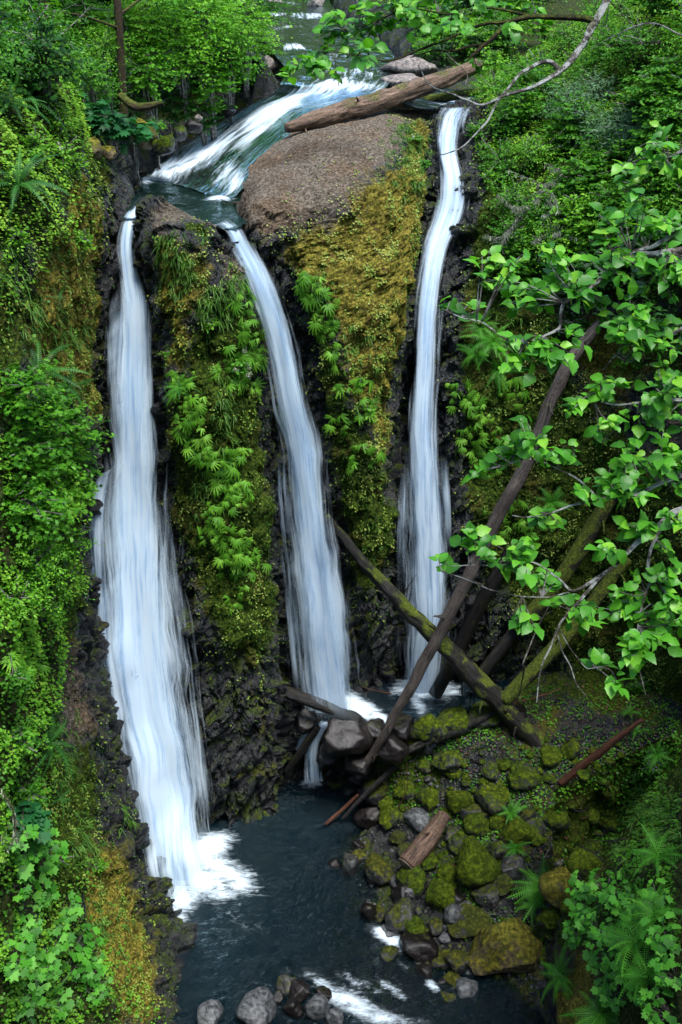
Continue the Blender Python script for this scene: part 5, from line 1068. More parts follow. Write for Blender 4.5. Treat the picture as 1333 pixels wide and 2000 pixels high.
# ================================================================== FERNS
k = 0
MH = 'maidenhair fern clump '
for px, py, rp, nf, lb in [(485,585,24,16,'at the top right edge of the left pillar'), (492,640,22,16,'beside the middle fall, second from the pillar top'), (470,690,28,18,'just above the white blossom'), (500,690,16,10,'right of the white blossom, by the falling water'), (478,745,24,14,'just below the white blossom'), (440,720,20,9,'left of the white blossom'),
        (350,740,24,12,'on the left shoulder of the pillar'), (372,790,26,16,'below the pillar fern'), (378,835,24,18,'in the middle of the left cascade of fronds'), (388,880,22,14,'at the foot of the left cascade of fronds'),
        (430,905,26,18,'at the head of the lower cascade of fronds'), (462,890,22,14,'right of the head of the lower cascade'), (440,950,28,20,'in the lower cascade, second down'), (425,1000,26,16,'in the lower cascade, third down on its left'), (470,960,24,14,'in the lower cascade on its right'),
        (415,1040,24,12,'lower left of the pillar above the black shards'), (465,1060,30,20,'with the brightest hanging fans low on the pillar'), (485,1100,24,14,'lowest bright fans near the middle fall'), (445,1100,20,8,'left of the lowest bright fans'), (470,1160,26,8,'sparse and lowest of all on the pillar'),
        (610,555,22,14,'high on the left flank of the central buttress'), (628,590,24,16,'second on the left flank of the central buttress'), (640,640,22,14,'third on the left flank of the central buttress'), (600,540,14,6,'at the very top of the buttress flank'), (660,690,22,6,'small, on the buttress below the flank ferns'), (690,740,30,8,'thin, in mid buttress'), (715,800,20,8,'beside the right fall, mid buttress'), (705,890,30,10,'low on the central buttress'), (660,830,20,6,'by the middle fall, low on the buttress'),
        (900,770,26,14,'right of the right fall, under the dark fern'), (930,800,30,16,'on the right wall below the dark fern'), (920,850,28,14,'on the right wall, two below the dark fern'), (960,860,26,12,'on the right wall behind the leaves'), (950,900,30,12,'lower on the right wall'), (1000,760,26,10,'between dark fern and leaning trunk'), (1000,1010,36,12,'right of the leaning trunk, low on the wall'), (1020,1050,30,10,'in shade behind the lowest leaf spray'), (960,1010,26,8,'left of the leaning trunk, low on the wall'),
        (25,1290,24,10,'on the left wall edge among broad leaves'), (60,1310,20,8,'on the left wall just right of another clump')]:
    maiden_clump(MH + lb, px, py, rp, nf, .27)
def fern_at(name, label, px, py, size, nf, meshes, lean=.55, group=None, out=.05):
    h = hit(px, py)
    if h is not None: fern(name, label, h[0] + h[1] * out, h[1], size, nf, meshes, group, lean)
for px, py, s_, nf, lb in [(38,365,.95,15,'dark sword fern alone on the left grassy mound'), (18,215,.9,12,'sword fern at the left picture edge on top of the mound'), (50,205,.9,13,'bright sword fern on top of the mound'), (10,180,.8,10,'highest sword fern at the left edge'), (75,735,.95,12,'sword fern above the shrubs of the left wall'), (125,755,.8,10,'sword fern with drooping fronds beside the yellow moss, left wall'), (108,590,.42,7,'small fern in a crack of the left wall'), (90,1450,.95,12,'sword fern over bare rock low on the left wall'), (110,1560,.6,9,'dark little sword fern below the bare rock, left'), (150,1840,.7,9,'dark fern between broad leaves and brown rock, bottom left'), (185,1935,.6,8,'fern under the broad leaves at bottom left'), (30,1965,.8,10,'blue-green fern in the bottom left corner'), (95,1950,.7,8,'fern below the broad leaves, bottom left'), (330,245,.5,8,'little fern by the green boulder at the cascade'),
        (355,765,.55,8,'broad fern on the left shoulder of the pillar'), (395,470,.3,6,'tiny fern on top of the pillar')]:
    fern_at('sword_fern', lb, px, py, s_, nf, SWORD)
for px, py, s_, nf, lb in [(1062,1740,1.15,17,'bright fern fountain in front of the long golden boulder'), (1050,1770,.6,7,'smaller bright fern tucked under the fern fountain'), (1010,1660,.55,7,'small fern on the hollow grey stone'), (995,1590,.6,7,'fern standing on a mossy stone mid slope'), (1300,1690,.7,9,'fern at the right edge on the near bank'), (1120,1905,.75,9,'fern at the left end of the near right bank'), (1165,1800,.6,7,'fern between broad leaves of the right bank'), (1270,1850,.85,11,'large fern among broad leaves, right bank'), (1300,1800,.7,8,'fern above the large one, right bank'), (1290,1920,.85,11,'fern near the bottom right corner'), (1190,1980,.9,10,'fern at the bottom edge of the right bank'),
        (960,670,.85,12,'dark lush fern on the right wall beside the right fall'), (935,690,.7,9,'fern left of the lush one on the right wall'), (975,720,.7,9,'fern right below the lush one on the right wall'), (940,640,.6,8,'fern above the lush one on the right wall'), (1075,980,.7,8,'fern on the right wall behind the leaning trunk'), (355,760,.6,7,'bright fern on the left shoulder of the pillar'), (720,790,.4,6,'little bright fern beside the right fall on the buttress'), (1250,1440,.5,6,'small fern in the dark right corner'),(1290,1470,.5,6,'small fern at the right edge above the near bank'),(1230,1400,.4,6,'smallest fern in the dark right corner')]:
    fern_at('lady_fern', lb, px, py, s_, nf + 5, LADY, .5, None, .22 if py > 1300 else .06)
h = hit(462, 712); b_ = h[0]
R_ = root('blossoming_plant', b_, 'leafy plant with white blossom plumes on the pillar by the middle fall', 'plant')
P_, N, D, S, rn, (a, tip) = twig_leaves(b_ + h[1] * .15, (.3, .22, .3), 26, 7, .085, .6, 0, (0, -1, .2)); tag(link('foliage', leaf_mesh('foliage', P_, N, D, S, T_OVAL, LM_MAPLE, rn, b_), R_), kind='stuff')
for px, py in ((458,716), (487,716), (465,695), (470,722)):
    g = hit(px, py); c = g[0] + g[1] * .3; m = 70; q = c + rng.normal(size=(m, 3)) * np.array([.04, .03, .05]); link('blossom', leaf_mesh('blossom', q, rdir(m), rdir(m), rng.uniform(.02, .035, m), T_SIMPLE, LM_FLOWER, None, b_), R_)

# ================================================================== SHRUBS AND TREES
def wall_shrub(px, py, r_, kind, label, group=None, push=.45, flat=.75):
    h = hit(px, py, (BV, RBV))
    if h is None: return
    p, n = h; c = p + n * r_ * push; put(c, p, (r_, r_ * flat, r_ * .85), kind, label, group, n)
KIND = {  # template, leaf size, material, twigs per m2 of crown, leaves per twig, layering, up
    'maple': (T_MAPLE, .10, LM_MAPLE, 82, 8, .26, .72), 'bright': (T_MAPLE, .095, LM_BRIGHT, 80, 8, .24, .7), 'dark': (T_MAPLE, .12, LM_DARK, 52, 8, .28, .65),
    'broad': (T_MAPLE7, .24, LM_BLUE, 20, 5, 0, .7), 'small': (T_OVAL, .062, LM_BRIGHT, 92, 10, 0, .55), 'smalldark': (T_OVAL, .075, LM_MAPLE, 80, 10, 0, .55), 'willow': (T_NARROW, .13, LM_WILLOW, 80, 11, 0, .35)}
def put(c, base, r, kind, label, group, front=(0, -1, .3)):
    tpl, ls, mat, dn, nl, layer, up = KIND[kind]
    nt = int(dn * r[0] * r[2] * 2.0) + 14
    f_ = np.asarray(front, float) * .7 + np.array([0, -.5, .35])
    return shrub({'maple': 'vine_maple', 'bright': 'vine_maple', 'dark': 'shrub', 'broad': 'broadleaf_plant', 'small': 'shrub', 'smalldark': 'shrub', 'willow': 'willow'}[kind], label, 'shrub', group, c, r, nt, nl, ls, tpl, mat, base, up, layer, f_)
# left wall
for px, py, r_, kd, lb in [(30,770,.85,'maple','shrub at the left edge under the sword fern of the left wall'), (95,830,.9,'maple','green shrub on the left wall below the drooping sword fern'), (45,880,.9,'maple','shrub left of the fall ledge, at the picture edge'), (108,900,.72,'maple','shrub reaching toward the ledge of the left fall'), (95,960,.9,'bright','bright vine maple spray beside the left fall'), (148,968,.4,'bright','leafy spray overhanging the edge of the left fall'), (30,990,.85,'maple','shrub at the left edge, mid height of the wall'), (110,1050,.7,'small','small-leaved shrub beside the left fall strands'), (50,1090,.8,'small','small-leaved bright shrub on the left wall'), (105,1150,.65,'small','small-leaved shrub with yellowing leaves above bare rock'), (25,1180,.7,'small','small-leaved shrub at the left edge, lower wall'), (75,1210,.5,'small','lowest small-leaved shrub above the bare rock'), (15,1330,.45,'smalldark','dark small shrub at the left edge below the bright ones'), (20,1430,.55,'smalldark','shrub at the left edge beside the low sword fern'), (40,1540,.55,'smalldark','shrub at the left edge, under the low sword fern'), (110,1660,.4,'small','low leafy shrub above the broad leaves, bottom left'), (190,1690,.28,'small','small leafy tuft on the brown rock, bottom left'), (30,1620,.4,'broad','broad dark leaves at the left edge above the thimbleberry'),
        (110,290,.42,'small','tiny leafed plant patch on the mound crest'), (140,330,.35,'small','pale leafy patch on the mound shoulder'), (60,300,.4,'small','leafy patch left of the mound crest'), (150,470,.35,'small','leafy patch on the edge of the left wall'), (30,460,.35,'small','leafy patch under the dark sword fern'), (120,250,.4,'small','leafy patch on top of the mound')]:
    wall_shrub(px, py, r_, kd, lb)
# left forest edge
nm0 = {'maple': 'layered vine maple', 'bright': 'light green vine maple', 'dark': 'dark shrub', 'smalldark': 'small-leaved shrub'}
def spot(px, py):
    a = 'at the left picture edge' if px < 70 else 'above the mound' if px < 150 else 'just left of the mossy trunk' if px < 235 else 'just right of the mossy trunk' if px < 320 else 'midway to the stream' if px < 420 else 'next to the stream' if px < 560 else 'across the stream' if px < 800 else 'behind the dome log' if px < 920 else 'above the right chute'
    return a + (', at the top edge' if py < 25 else ', upper row' if py < 85 else ', middle row' if py < 160 else ', lower row')
LF = [(300,55,35,1.7,'bright'),(400,50,35.5,1.8,'bright'),(475,55,37,1.5,'bright'),(355,110,34.5,1.5,'bright'),(445,125,36,1.4,'maple'),(505,90,38,.9,'bright'),(290,150,33,1.2,'maple'),(410,175,35,1.1,'maple'),(250,195,33,1.0,'dark'),(335,205,35,1.2,'dark'),(150,40,35,1.7,'maple'),(50,20,34,1.7,'smalldark'),(230,15,38,2.0,'dark'),(395,230,35,.8,'dark'),
      (210,250,29.5,.75,'broad'),(258,262,30,.7,'broad'),(165,225,29.5,.8,'broad'),(120,125,29,1.0,'small'),(175,150,30.5,1.0,'smalldark'),(200,95,32,1.2,'small'),(60,130,27,.8,'smalldark'),(20,100,27,.9,'small'),(90,70,30,1.2,'small'),(240,60,34,1.4,'bright'),(330,20,38,1.8,'dark'),(440,10,41,2,'dark'),(130,190,27.5,.6,'smalldark'),(190,190,31,.9,'smalldark'),(300,245,32,.5,'smalldark'),(415,210,35,.5,'small'),(480,150,38,.7,'maple'),
      (510,20,46,1.6,'maple'),(470,-20,50,3,'dark'),(300,-40,42,3,'dark'),(120,-30,38,2.6,'dark'),(0,60,29,1.2,'maple')]
nm = {'maple': 'layered vine maple', 'bright': 'light green vine maple', 'dark': 'dark shrub', 'broad': 'broad-leaved plant', 'small': 'small-leaved shrub', 'smalldark': 'deep green small-leaved shrub'}
nxt = {'maple': 'of the forest edge left of the upper stream', 'bright': 'of the forest edge above the cascade', 'dark': 'in the gloom of the left forest', 'broad': 'between mound and mossy boulders', 'small': 'behind the left mound', 'smalldark': 'in shade behind the left mound'}
for px, py, Y, r_, kd in LF:
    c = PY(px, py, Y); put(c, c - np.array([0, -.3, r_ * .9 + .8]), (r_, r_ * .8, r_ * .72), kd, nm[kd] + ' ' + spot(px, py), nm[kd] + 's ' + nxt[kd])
# fill the forest floor behind, placed where the ground really is
ALLG = [BV, PLV] + HILLS
def ground_shrub(px, py, r_, kd, lb, gr):
    h = hit(px, py, ALLG)
    if h is None: return
    p = h[0]
    if min(((SG[::6, ::6].reshape(-1, 3)[:, :2] - p[:2]) ** 2).sum(1).min(), ((BG[::6, ::6].reshape(-1, 3)[:, :2] - p[:2]) ** 2).sum(1).min()) < (.5 + r_ * .75) ** 2: return
    put(p + np.array([0, 0, r_ * .5]), p, (r_, r_ * .8, r_ * .75), kd, lb, gr)
for k in range(70):
    px, py = rng.uniform(-40, 540), rng.uniform(-10, 190) * (1 if k % 3 else .4)
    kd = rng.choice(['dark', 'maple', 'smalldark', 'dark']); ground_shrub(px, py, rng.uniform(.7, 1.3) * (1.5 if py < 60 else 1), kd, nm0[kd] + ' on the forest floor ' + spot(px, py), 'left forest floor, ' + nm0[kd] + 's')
for k in range(60):
    px, py = rng.uniform(690, 1010), rng.uniform(-12, 130)
    kd = rng.choice(['dark', 'maple', 'smalldark', 'bright']); ground_shrub(px, py, rng.uniform(.6, 1.1) * (1.8 if py < 40 else 1), kd, nm0[kd] + ' on the far bank ' + spot(px, py), 'right stream bank, ' + nm0[kd] + 's')
# right slope, filled from back to front
RS = []
for py in range(-40, 520, 48):
    for px in range(960, 1440, 62):
        RS.append((px + rng.normal() * 18 + (py // 48 % 2) * 30, py + rng.normal() * 14))
for px, py in RS:
    if px < 955 + max(0, 330 - py) * .0 + (40 if py > 260 else 0): continue
    nz_ = vnoise(np.array([[px / 130., py / 110., 3.3]]), 5)[0]
    kd = 'maple' if nz_ > .3 else 'small' if nz_ > .1 else 'smalldark' if nz_ > -.1 else 'bright' if nz_ > -.5 else 'dark'
    if 1120 < px < 1240 and 170 < py < 300: kd = 'willow'
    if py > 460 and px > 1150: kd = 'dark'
    lb = {'small': 'light small-leaved shrub on the upper right slope', 'maple': 'layered vine maple crowding the upper right slope', 'smalldark': 'small-leaved green shrub on the upper right slope', 'bright': 'yellow-green vine maple on the upper right slope', 'dark': 'deep green shrub on the shaded right slope', 'willow': 'grey-green willow standing out on the upper right slope'}[kd]
    lb = lb.split(' on the ')[0].split(' crowding')[0].split(' standing')[0] + (' at the top edge' if py < 40 else ' high up' if py < 170 else ' midway up' if py < 330 else ' low') + ' on the right slope' + (' beside the right chute' if px < 1030 else ' behind the lichen branches' if 1030 <= px < 1130 and py > 250 else ' left of the willow' if px < 1120 else ' near the willow' if px < 1240 else ' at the right picture edge')
    if kd == 'willow': lb = 'grey-green willow clump on the right slope, ' + ('upper' if py < 225 else 'lower') + (' left' if px < 1165 else ' middle' if px < 1205 else ' right') + ' of its patch'
    wall_shrub(px, py, rng.uniform(.75, 1.15), kd, lb, 'upper right slope, ' + kd.replace('smalldark', 'small-leaved shrubs').replace('dark', 'deep green shrubs') + (' shrubs' if kd in ('maple', 'bright', 'willow', 'small') else ''), .55)
for px, py, r_, kd, lb in [(935,300,.42,'small','yellow-green bush on the right lip of the right chute'), (925,255,.35,'smalldark','small bush at the top of the right chute'), (945,350,.4,'small','low yellow-green bush right of the chute'), (985,340,.6,'smalldark','dark bush right of the chute'), (870,400,.28,'smalldark','thin leafy spray crossing the right fall'), (825,330,.25,'smalldark','small bush on the shaded right edge of the dome'), (805,270,.22,'small','small leafy tuft on top of the dome'), (700,745,.2,'small','small leafy tuft on the central buttress'), (715,800,.22,'small','leafy tuft on the buttress edge by the right fall'), (420,635,.25,'small','leafy tuft on the pillar'), (330,690,.25,'small','leafy tuft on the pillar left edge'), (1290,1490,.4,'smalldark','small bush over the dark right corner'), (1010,560,.45,'smalldark','bush on the right wall behind the leaf sprays'), (1090,560,.5,'dark','dark bush on the right wall behind the leaf sprays'),(960,560,.35,'smalldark','bush on the right wall near the right fall'), (1120,640,.5,'dark','dark bush on the wall behind the leaning trunk top'), (1230,700,.5,'smalldark','bush on the shaded wall right of the leaning trunk'), (1300,780,.5,'dark','dark bush on the shaded wall at the right edge'), (1180,850,.4,'smalldark','small bush on the wall under the leaf sprays'), (1290,1120,.45,'smalldark','bush low on the right wall behind hanging leaves'), (1250,1330,.45,'smalldark','leafy tuft at the foot of the right wall')]:
    wall_shrub(px, py, r_, kd, lb, None, .4)
for px, py, Y, r_, kd in [(905,60,46,1.8,'maple'),(980,90,43,1.7,'maple'),(830,20,56,2.6,'dark'),(900,-10,52,2.8,'dark'),(945,130,40,1.1,'bright'),(960,175,37,.9,'maple'),(770,-10,62,2.6,'dark'),(1010,20,46,2.2,'maple'),(690,-15,75,3.5,'dark'),(1000,150,38,1.0,'smalldark'),(910,110,43,.8,'smalldark'),(560,-25,85,4,'dark'),(640,-25,90,4,'dark')]:
    c = PY(px, py, Y); put(c, c - np.array([0, -.3, r_ * .9 + .8]), (r_, r_ * .8, r_ * .72), kd, nm[kd] + ' rooted on the far bank ' + spot(px, py), 'far right bank ' + nm[kd] + 's')
# forest trees: trunks rise out of the picture, crowns shade the slope
def tree(label, px, py, Y, rad, H, lean=(0, 0), mat=BK_BROWNMOSS, crown=True, low=None):
    b = PY(px, py, Y); R_ = root('maple_tree', b, label, 'tree'); top = b + np.array([lean[0], lean[1], H])
    path = smooth_path([b - [0, 0, .5], b + [lean[0] * .2 + .1, 0, H * .3], b + np.array([lean[0] * .6 - .1, lean[1] * .6, H * .65]), top], 30); mb = MB(); mb.add(*tube(path, np.linspace(rad, rad * .4, 30), 10, .25, int(px)))
    link('trunk', mb.mesh('trunk', mat, True, b), R_)
    ll = []
    for k in range(7):
        i = int(rng.integers(8, 28)); d = nrm((rdir(1)[0] * [1, 1, .3] + [0, 0, .35])[None])[0]; ln = rng.uniform(1.2, 2.6); e = path[i] + d * ln
        s_ = MB(); s_.add(*tube(smooth_path([path[i], path[i] + d * ln * .5 + [0, 0, .15], e], 9), np.linspace(rad * .4, rad * .08, 9), 6, .2)); link('limb', s_.mesh('limb', mat, True, b), R_); ll.append(e)
    Ps = [twig_leaves(e, (1.3, 1.3, .7), 60, 8, .13, .75, .25) for e in ll if e[2] > CAMZ - 1.2]
    if Ps and crown:
        q = [np.concatenate([x[j] for x in Ps]) for j in range(5)]
        tag(link('crown', leaf_mesh('crown', q[0], q[1], q[2], q[3], T_MAPLE, LM_MAPLE, q[4], b), R_), kind='stuff')
tree('mossy brown trunk rising behind the broad-leaved plants at left', 240, 212, 31.5, .13, 9, (.2, .3))
tree('slim trunk beside the upper stream at the top edge', 489, 40, 44, .17, 9, (.3, 0))
tree('dark trunk in the left forest near the picture corner', 95, 90, 32, .2, 9, (-.3, .4))
tree('dark leaning trunk behind the light maple', 268, 60, 36, .16, 9, (1.0, .4))
# alders added outside the view: their unseen crowns shade the lower right
def canopy_tree(label, x, y_, zb, H, cr, n):
    b = np.array([x, y_, zb]); R_ = root('alder_tree', b, label, 'tree', 'unseen alders added for shade'); mb = MB(); top = b + [0, 0, H]
    mb.add(*tube(smooth_path([b - [0, 0, .6], b + [.2, .1, H * .5], top], 24), np.linspace(.28, .08, 24), 10, .15, 4)); link('trunk', mb.mesh('trunk', BK_ALDER, True, b), R_)
    cc = top - [0, 0, cr * .3]; lb_ = MB()
    for k in range(9):
        e = cc + rdir(1)[0] * cr * [.7, .7, .35]; lb_.add(*tube(smooth_path([b + [0, 0, H * rng.uniform(.55, .85)], (e + cc) / 2, e], 8), np.linspace(.07, .02, 8), 6, .1))
    link('limb', lb_.mesh('limb', BK_ALDER, True, b), R_)
    P_, N, D, S, rn, _ = twig_leaves(cc, (cr, cr, cr * .5), n // 9, 9, .26, .7, .5); tag(link('crown', leaf_mesh('crown', P_, N, D, S, T_SIMPLE, LM_MAPLE, rn, b), R_), kind='stuff')
for x, y_, zb, H, cr, n in [(11.5,15,12,15.5,4.4,3600),(9.5,8.5,9,19,4.2,3200)]:
    canopy_tree('tall alder on the gorge slope whose crown closes over the view from outside', x, y_, zb, H, cr, n)
# bare pale branches
def bare_branch(label, pts_, r_, mat, ntw, twl, lichen=0, name='dead_branch', D=None):
    P0 = [PD(a, b, d) for a, b, d in pts_]; P_ = smooth_path(P0, 26); b = P_[0]; R_ = root(name, b, label, 'branch'); mb = MB(); mb.add(*tube(P_, np.linspace(r_, r_ * .3, 26), 7, .2)); link('limb', mb.mesh('limb', mat, True, b), R_)
    tips = []
    for k in range(ntw):
        i = int(rng.integers(3, 25)); d = nrm((nrm((P_[min(i + 1, 25)] - P_[i - 1])[None])[0] * .7 + rdir(1)[0] * .8 + [0, 0, -.15])[None])[0]; ln = twl * rng.uniform(.4, 1.2)
        q = smooth_path([P_[i], P_[i] + d * ln * .5 + rdir(1)[0] * ln * .1, P_[i] + d * ln + rdir(1)[0] * ln * .15], 8); s_ = MB(); s_.add(*tube(q, np.linspace(r_ * .35, r_ * .1, 8), 5)); tips.append(q)
        for _ in range(2):
            j = int(rng.integers(2, 7)); d2 = nrm((d + rdir(1)[0] * .9)[None])[0]; s_.add(*tube([q[j], q[j] + d2 * ln * .25, q[j] + d2 * ln * .4 + rdir(1)[0] * ln * .05], [r_ * .16, r_ * .12, r_ * .06], 4))
        link('twig', s_.mesh('twig', mat, True, b), R_)
    if lichen:
        Q = np.concatenate(tips + [P_]); q = Q[rng.integers(len(Q), size=lichen)] + rng.normal(size=(lichen, 3)) * .02
        tag(link('lichen', leaf_mesh('lichen', q, rdir(lichen) * [1, 1, .2], np.array([0, 0, -1.]) + rng.normal(size=(lichen, 3)) * .3, rng.uniform(.04, .16, lichen), T_NARROW, LICHEN, None, b), R_), kind='stuff')
bare_branch('bare grey branch hung with pale lichen on the right slope', [(1160,300,27.5),(1100,340,27.3),(1050,385,27.0),(1010,430,26.8),(985,470,26.6)], .035, BK_TWIG, 30, 1.0, 3800)
bare_branch('second lichen-hung dead branch, right of the first', [(1170,330,27.3),(1120,370,27),(1090,420,26.8),(1075,470,26.6)], .03, BK_TWIG, 18, .8, 2200)
bare_branch('bare whitish sapling above the left mound', [(30,160,24),(45,110,24),(60,60,24.2),(95,10,24.5)], .025, BK_TWIG, 9, .9)
bare_branch('bare arching twig over the left mound', [(40,100,24.5),(95,85,25),(140,50,25.5),(180,10,26)], .02, BK_TWIG, 7, .6)
bare_branch('bare twig reaching across the upper right shrubs', [(1333,70,22),(1270,45,22.5),(1200,70,23),(1150,100,23.5)], .02, BK_TWIG, 8, .6)
bare_branch('dead grey twigs among shrubs of the left wall', [(120,985,22),(140,940,22),(165,930,22),(175,920,22)], .012, BK_TWIG, 6, .4)
bare_branch('dead twigs with hanging moss at the lower left edge', [(0,1540,17),(25,1580,17),(30,1640,17)], .02, BK_BROWNMOSS, 7, .5, 200)

# ================================================================== THIMBLEBERRY (every leaf its own piece)
def curved_leaf(nm, tpl, mat, sub=False):
    V, F = tpl; V = V.copy(); V[:, 2] += -.22 * V[:, 0] ** 2 + .10 * np.abs(V[:, 1])
    return mesh_np(nm, V, F, mat, uv=np.c_[V[:, 0], V[:, 1] + .5], smooth=True)
TH = [curved_leaf('leaf', lobed(5, .64, 240), LM_THIMBLE), curved_leaf('leaf', lobed(5, .72, 255), LM_THIMBLE)]
def thimble(px, py, rad, nl, size, label, group):
    h = hit(px, py, (BV, RBV))
    if h is None: return
    p, n = h; R_ = root('thimbleberry', p, label, 'plant', group); mb = MB()
    for k in range(nl):
        e = nrm((rdir(1)[0] * [1, 1, .5] + n * .9 + [0, -.2, .5])[None])[0]; q = e * rad * rng.uniform(.45, 1.05); o = link('leaf', TH[k % 2], R_)
        dr = nrm((e * [1, 1, .2] + rdir(1)[0] * .5)[None])[0]
        orient(o, q, dr + [0, 0, -.15], np.array([0, 0, 1.]) + n * .35 + rng.normal(size=3) * .22 + np.array([0, -.25, 0]), size * rng.uniform(.6, 1.15))
        if k % 2 == 0: mb.add(*tube(smooth_path([n * -.02, q * .5 + [0, 0, .02], q], 5), np.linspace(.008, .004, 5), 4))
    link('stem', mb.mesh('stem', BK_TWIG), R_)
for k, (px, py) in enumerate([(30,1690),(80,1690),(20,1750),(75,1750),(120,1780),(40,1815),(100,1830),(150,1850),(20,1880),(75,1890),(130,1900),(165,1930),(40,1950),(110,1960),(60,1650),(15,1640),(170,1880)]):
    thimble(px, py, .55, 34, .175, 'thimbleberry plant in the bottom left patch, ' + ('topmost rows' if py < 1720 else 'middle rows' if py < 1860 else 'lowest rows') + (' at the picture edge' if px < 50 else ' in the centre' if px < 115 else ' beside the brown rock'), 'thimbleberry patch, bottom left')
for k, (px, py) in enumerate([(1145,1770),(1190,1740),(1170,1810),(1225,1770),(1140,1840),(1210,1830),(1260,1800),(1180,1880),(1235,1885),(1290,1770),(1310,1840),(1260,1950),(1310,1985),(1210,1950),(1320,1910),(1150,1740)]):
    thimble(px, py, .48, 32, .155, 'thimbleberry plant on the near right bank, ' + ('topmost rows' if py < 1790 else 'middle rows' if py < 1890 else 'lowest rows') + (' on the stream side' if px < 1175 else ' in the centre' if px < 1255 else ' at the picture edge'), 'thimbleberry patch, right bank')

# ================================================================== FOREGROUND ALDERS
def alder_tpl():
    m = 9; t = np.linspace(0, 1, m); w_ = .36 * np.sin(np.pi * t ** .80) ** .85 * (1 - .15 * t); w_[0] = w_[-1] = 0
    w_ = w_ * (1 + .07 * np.where(np.arange(m) % 2 == 0, 1, -1))
    zc = .05 * np.sin(np.pi * t) - .16 * t ** 2
    c = np.c_[t, 0 * t, zc]; Lf = np.c_[t - .02, w_, zc + .22 * w_]; Rt = np.c_[t - .02, -w_, zc + .22 * w_]
    V = np.concatenate([c, Lf, Rt]); F = []
    for i in range(m - 1): F += [(i, i + 1, m + i + 1, m + i), (i, 2 * m + i, 2 * m + i + 1, i + 1)]
    return V, np.array(F)
T_ALD = alder_tpl()
ALD = []
for k in range(4):
    V = T_ALD[0].copy(); V[:, 2] += (-.10 + .09 * k) * V[:, 0] ** 2 + .03 * np.sin(V[:, 0] * 18) * np.abs(V[:, 1]) * 2; V[:, 1] *= .92 + .06 * k
    ALD.append(mesh_np('leaf', V, T_ALD[1], LM_ALDER, uv=np.c_[V[:, 0], V[:, 1] + .5], smooth=True))
LASTO = [None]
def alder(label, limbs, clusters, size, trunk, n_parts=300, clab=None):
    """limbs: lists of (px, py, depth, radius); clusters: (px, py, radius px, leaves, depth)"""
    b = np.array(trunk[0][0]); R_ = root('alder_tree', b, label, 'tree'); mb = MB()
    tp = smooth_path([np.r_[p, r_] for p, r_ in trunk], 30); mb.add(*tube(tp[:, :3], tp[:, 3], 12, .1, 3)); link('trunk', mb.mesh('trunk', BK_ALDER, True, b), R_)
    skel = []; lo = []
    for L_ in limbs:
        pts_ = np.array([np.r_[PD(x, y_, d), r_] for x, y_, d, r_ in L_['p']])
        if L_.get('root', True):
            k = ((tp[:, :3] - pts_[0, :3]) ** 2).sum(1).argmin(); j = tp[k, :3]; pts_ = np.concatenate([[np.r_[j, pts_[0, 3] * 1.4]], pts_])
        S_ = smooth_path(pts_, 14 * len(pts_)); S_[:, :3] += np.stack([fbm(S_[:, :3] * 3, 2, 7 + q) for q in range(3)], 1) * .04
        mb = MB(); mb.add(*tube(S_[:, :3], np.maximum(S_[:, 3], .0025), 9, .22, 5, fscale=6)); LASTO[0] = link('limb', mb.mesh('limb', L_.get('m', BK_ALDER), True, b), R_); skel.append(S_[:, :3]); lo += [LASTO[0]] * len(S_)
    SK = np.concatenate(skel); recs = []
    for (px, py, rp, nl, d) in clusters:
        c = PD(px, py, d); rr = rp * d / FPX; k = ((SK - c) ** 2).sum(1).argmin(); a = SK[k]; mb = MB()
        nt = max(1, nl // 5)
        for _ in range(nt):
            tip = c + rdir(1)[0] * rr * [1, 1, .8] * rng.uniform(.55, 1.0); mid = a * .45 + tip * .55 + rng.normal(size=3) * .03 + [0, 0, .03]
            q = smooth_path([a, mid, tip], 9); mb.add(*tube(q, np.linspace(.006, .0022, 9), 5)); m = max(3, int(round(nl / nt)))
            ax_ = nrm((tip - mid)[None])[0]; sd = nrm(np.cross(ax_, [0, 0, 1.])[None])[0]
            for j in range(m):
                f = 1 - (j / m) * .75 * min(1, rr * 2.2 / max(np.linalg.norm(tip - a), .05)); pt = q[int(round(f * 8))] + rng.normal(size=3) * .012
                s_ = 1 if j % 2 else -1
                dd = ax_ * .65 + sd * s_ * .85 + rng.normal(size=3) * .3 + np.array([0, 0, -.15]) if j else ax_ + rng.normal(size=3) * .2
                nn_ = np.array([0, -.3, 1.0]) + rng.normal(size=3) * .46
                recs.append((pt, dd, nn_, size * rng.uniform(.45, 1.18)))
        link('twig', mb.mesh('twig', BK_TWIG, True, b), lo[k])
    dep = np.array([r_[3] / proj(r_[0])[2] * ((-20 < proj(r_[0])[0] < 1350) + .01) for r_ in recs]); od = np.argsort(-dep)
    for i in od[:n_parts]:
        pt, dd, nn_, s_ = recs[i]; o = link('leaf', ALD[int(rng.integers(4))], R_); orient(o, pt - b, dd, nn_, s_)
    rest = od[n_parts:]
    if len(rest):
        tag(link('foliage', leaf_mesh('foliage', np.array([recs[i][0] for i in rest]), np.array([recs[i][2] for i in rest]), np.array([recs[i][1] for i in rest]), np.array([recs[i][3] for i in rest]), T_ALD, LM_ALDER_S, None, b), R_), kind='stuff')
    return R_
d = 7.0
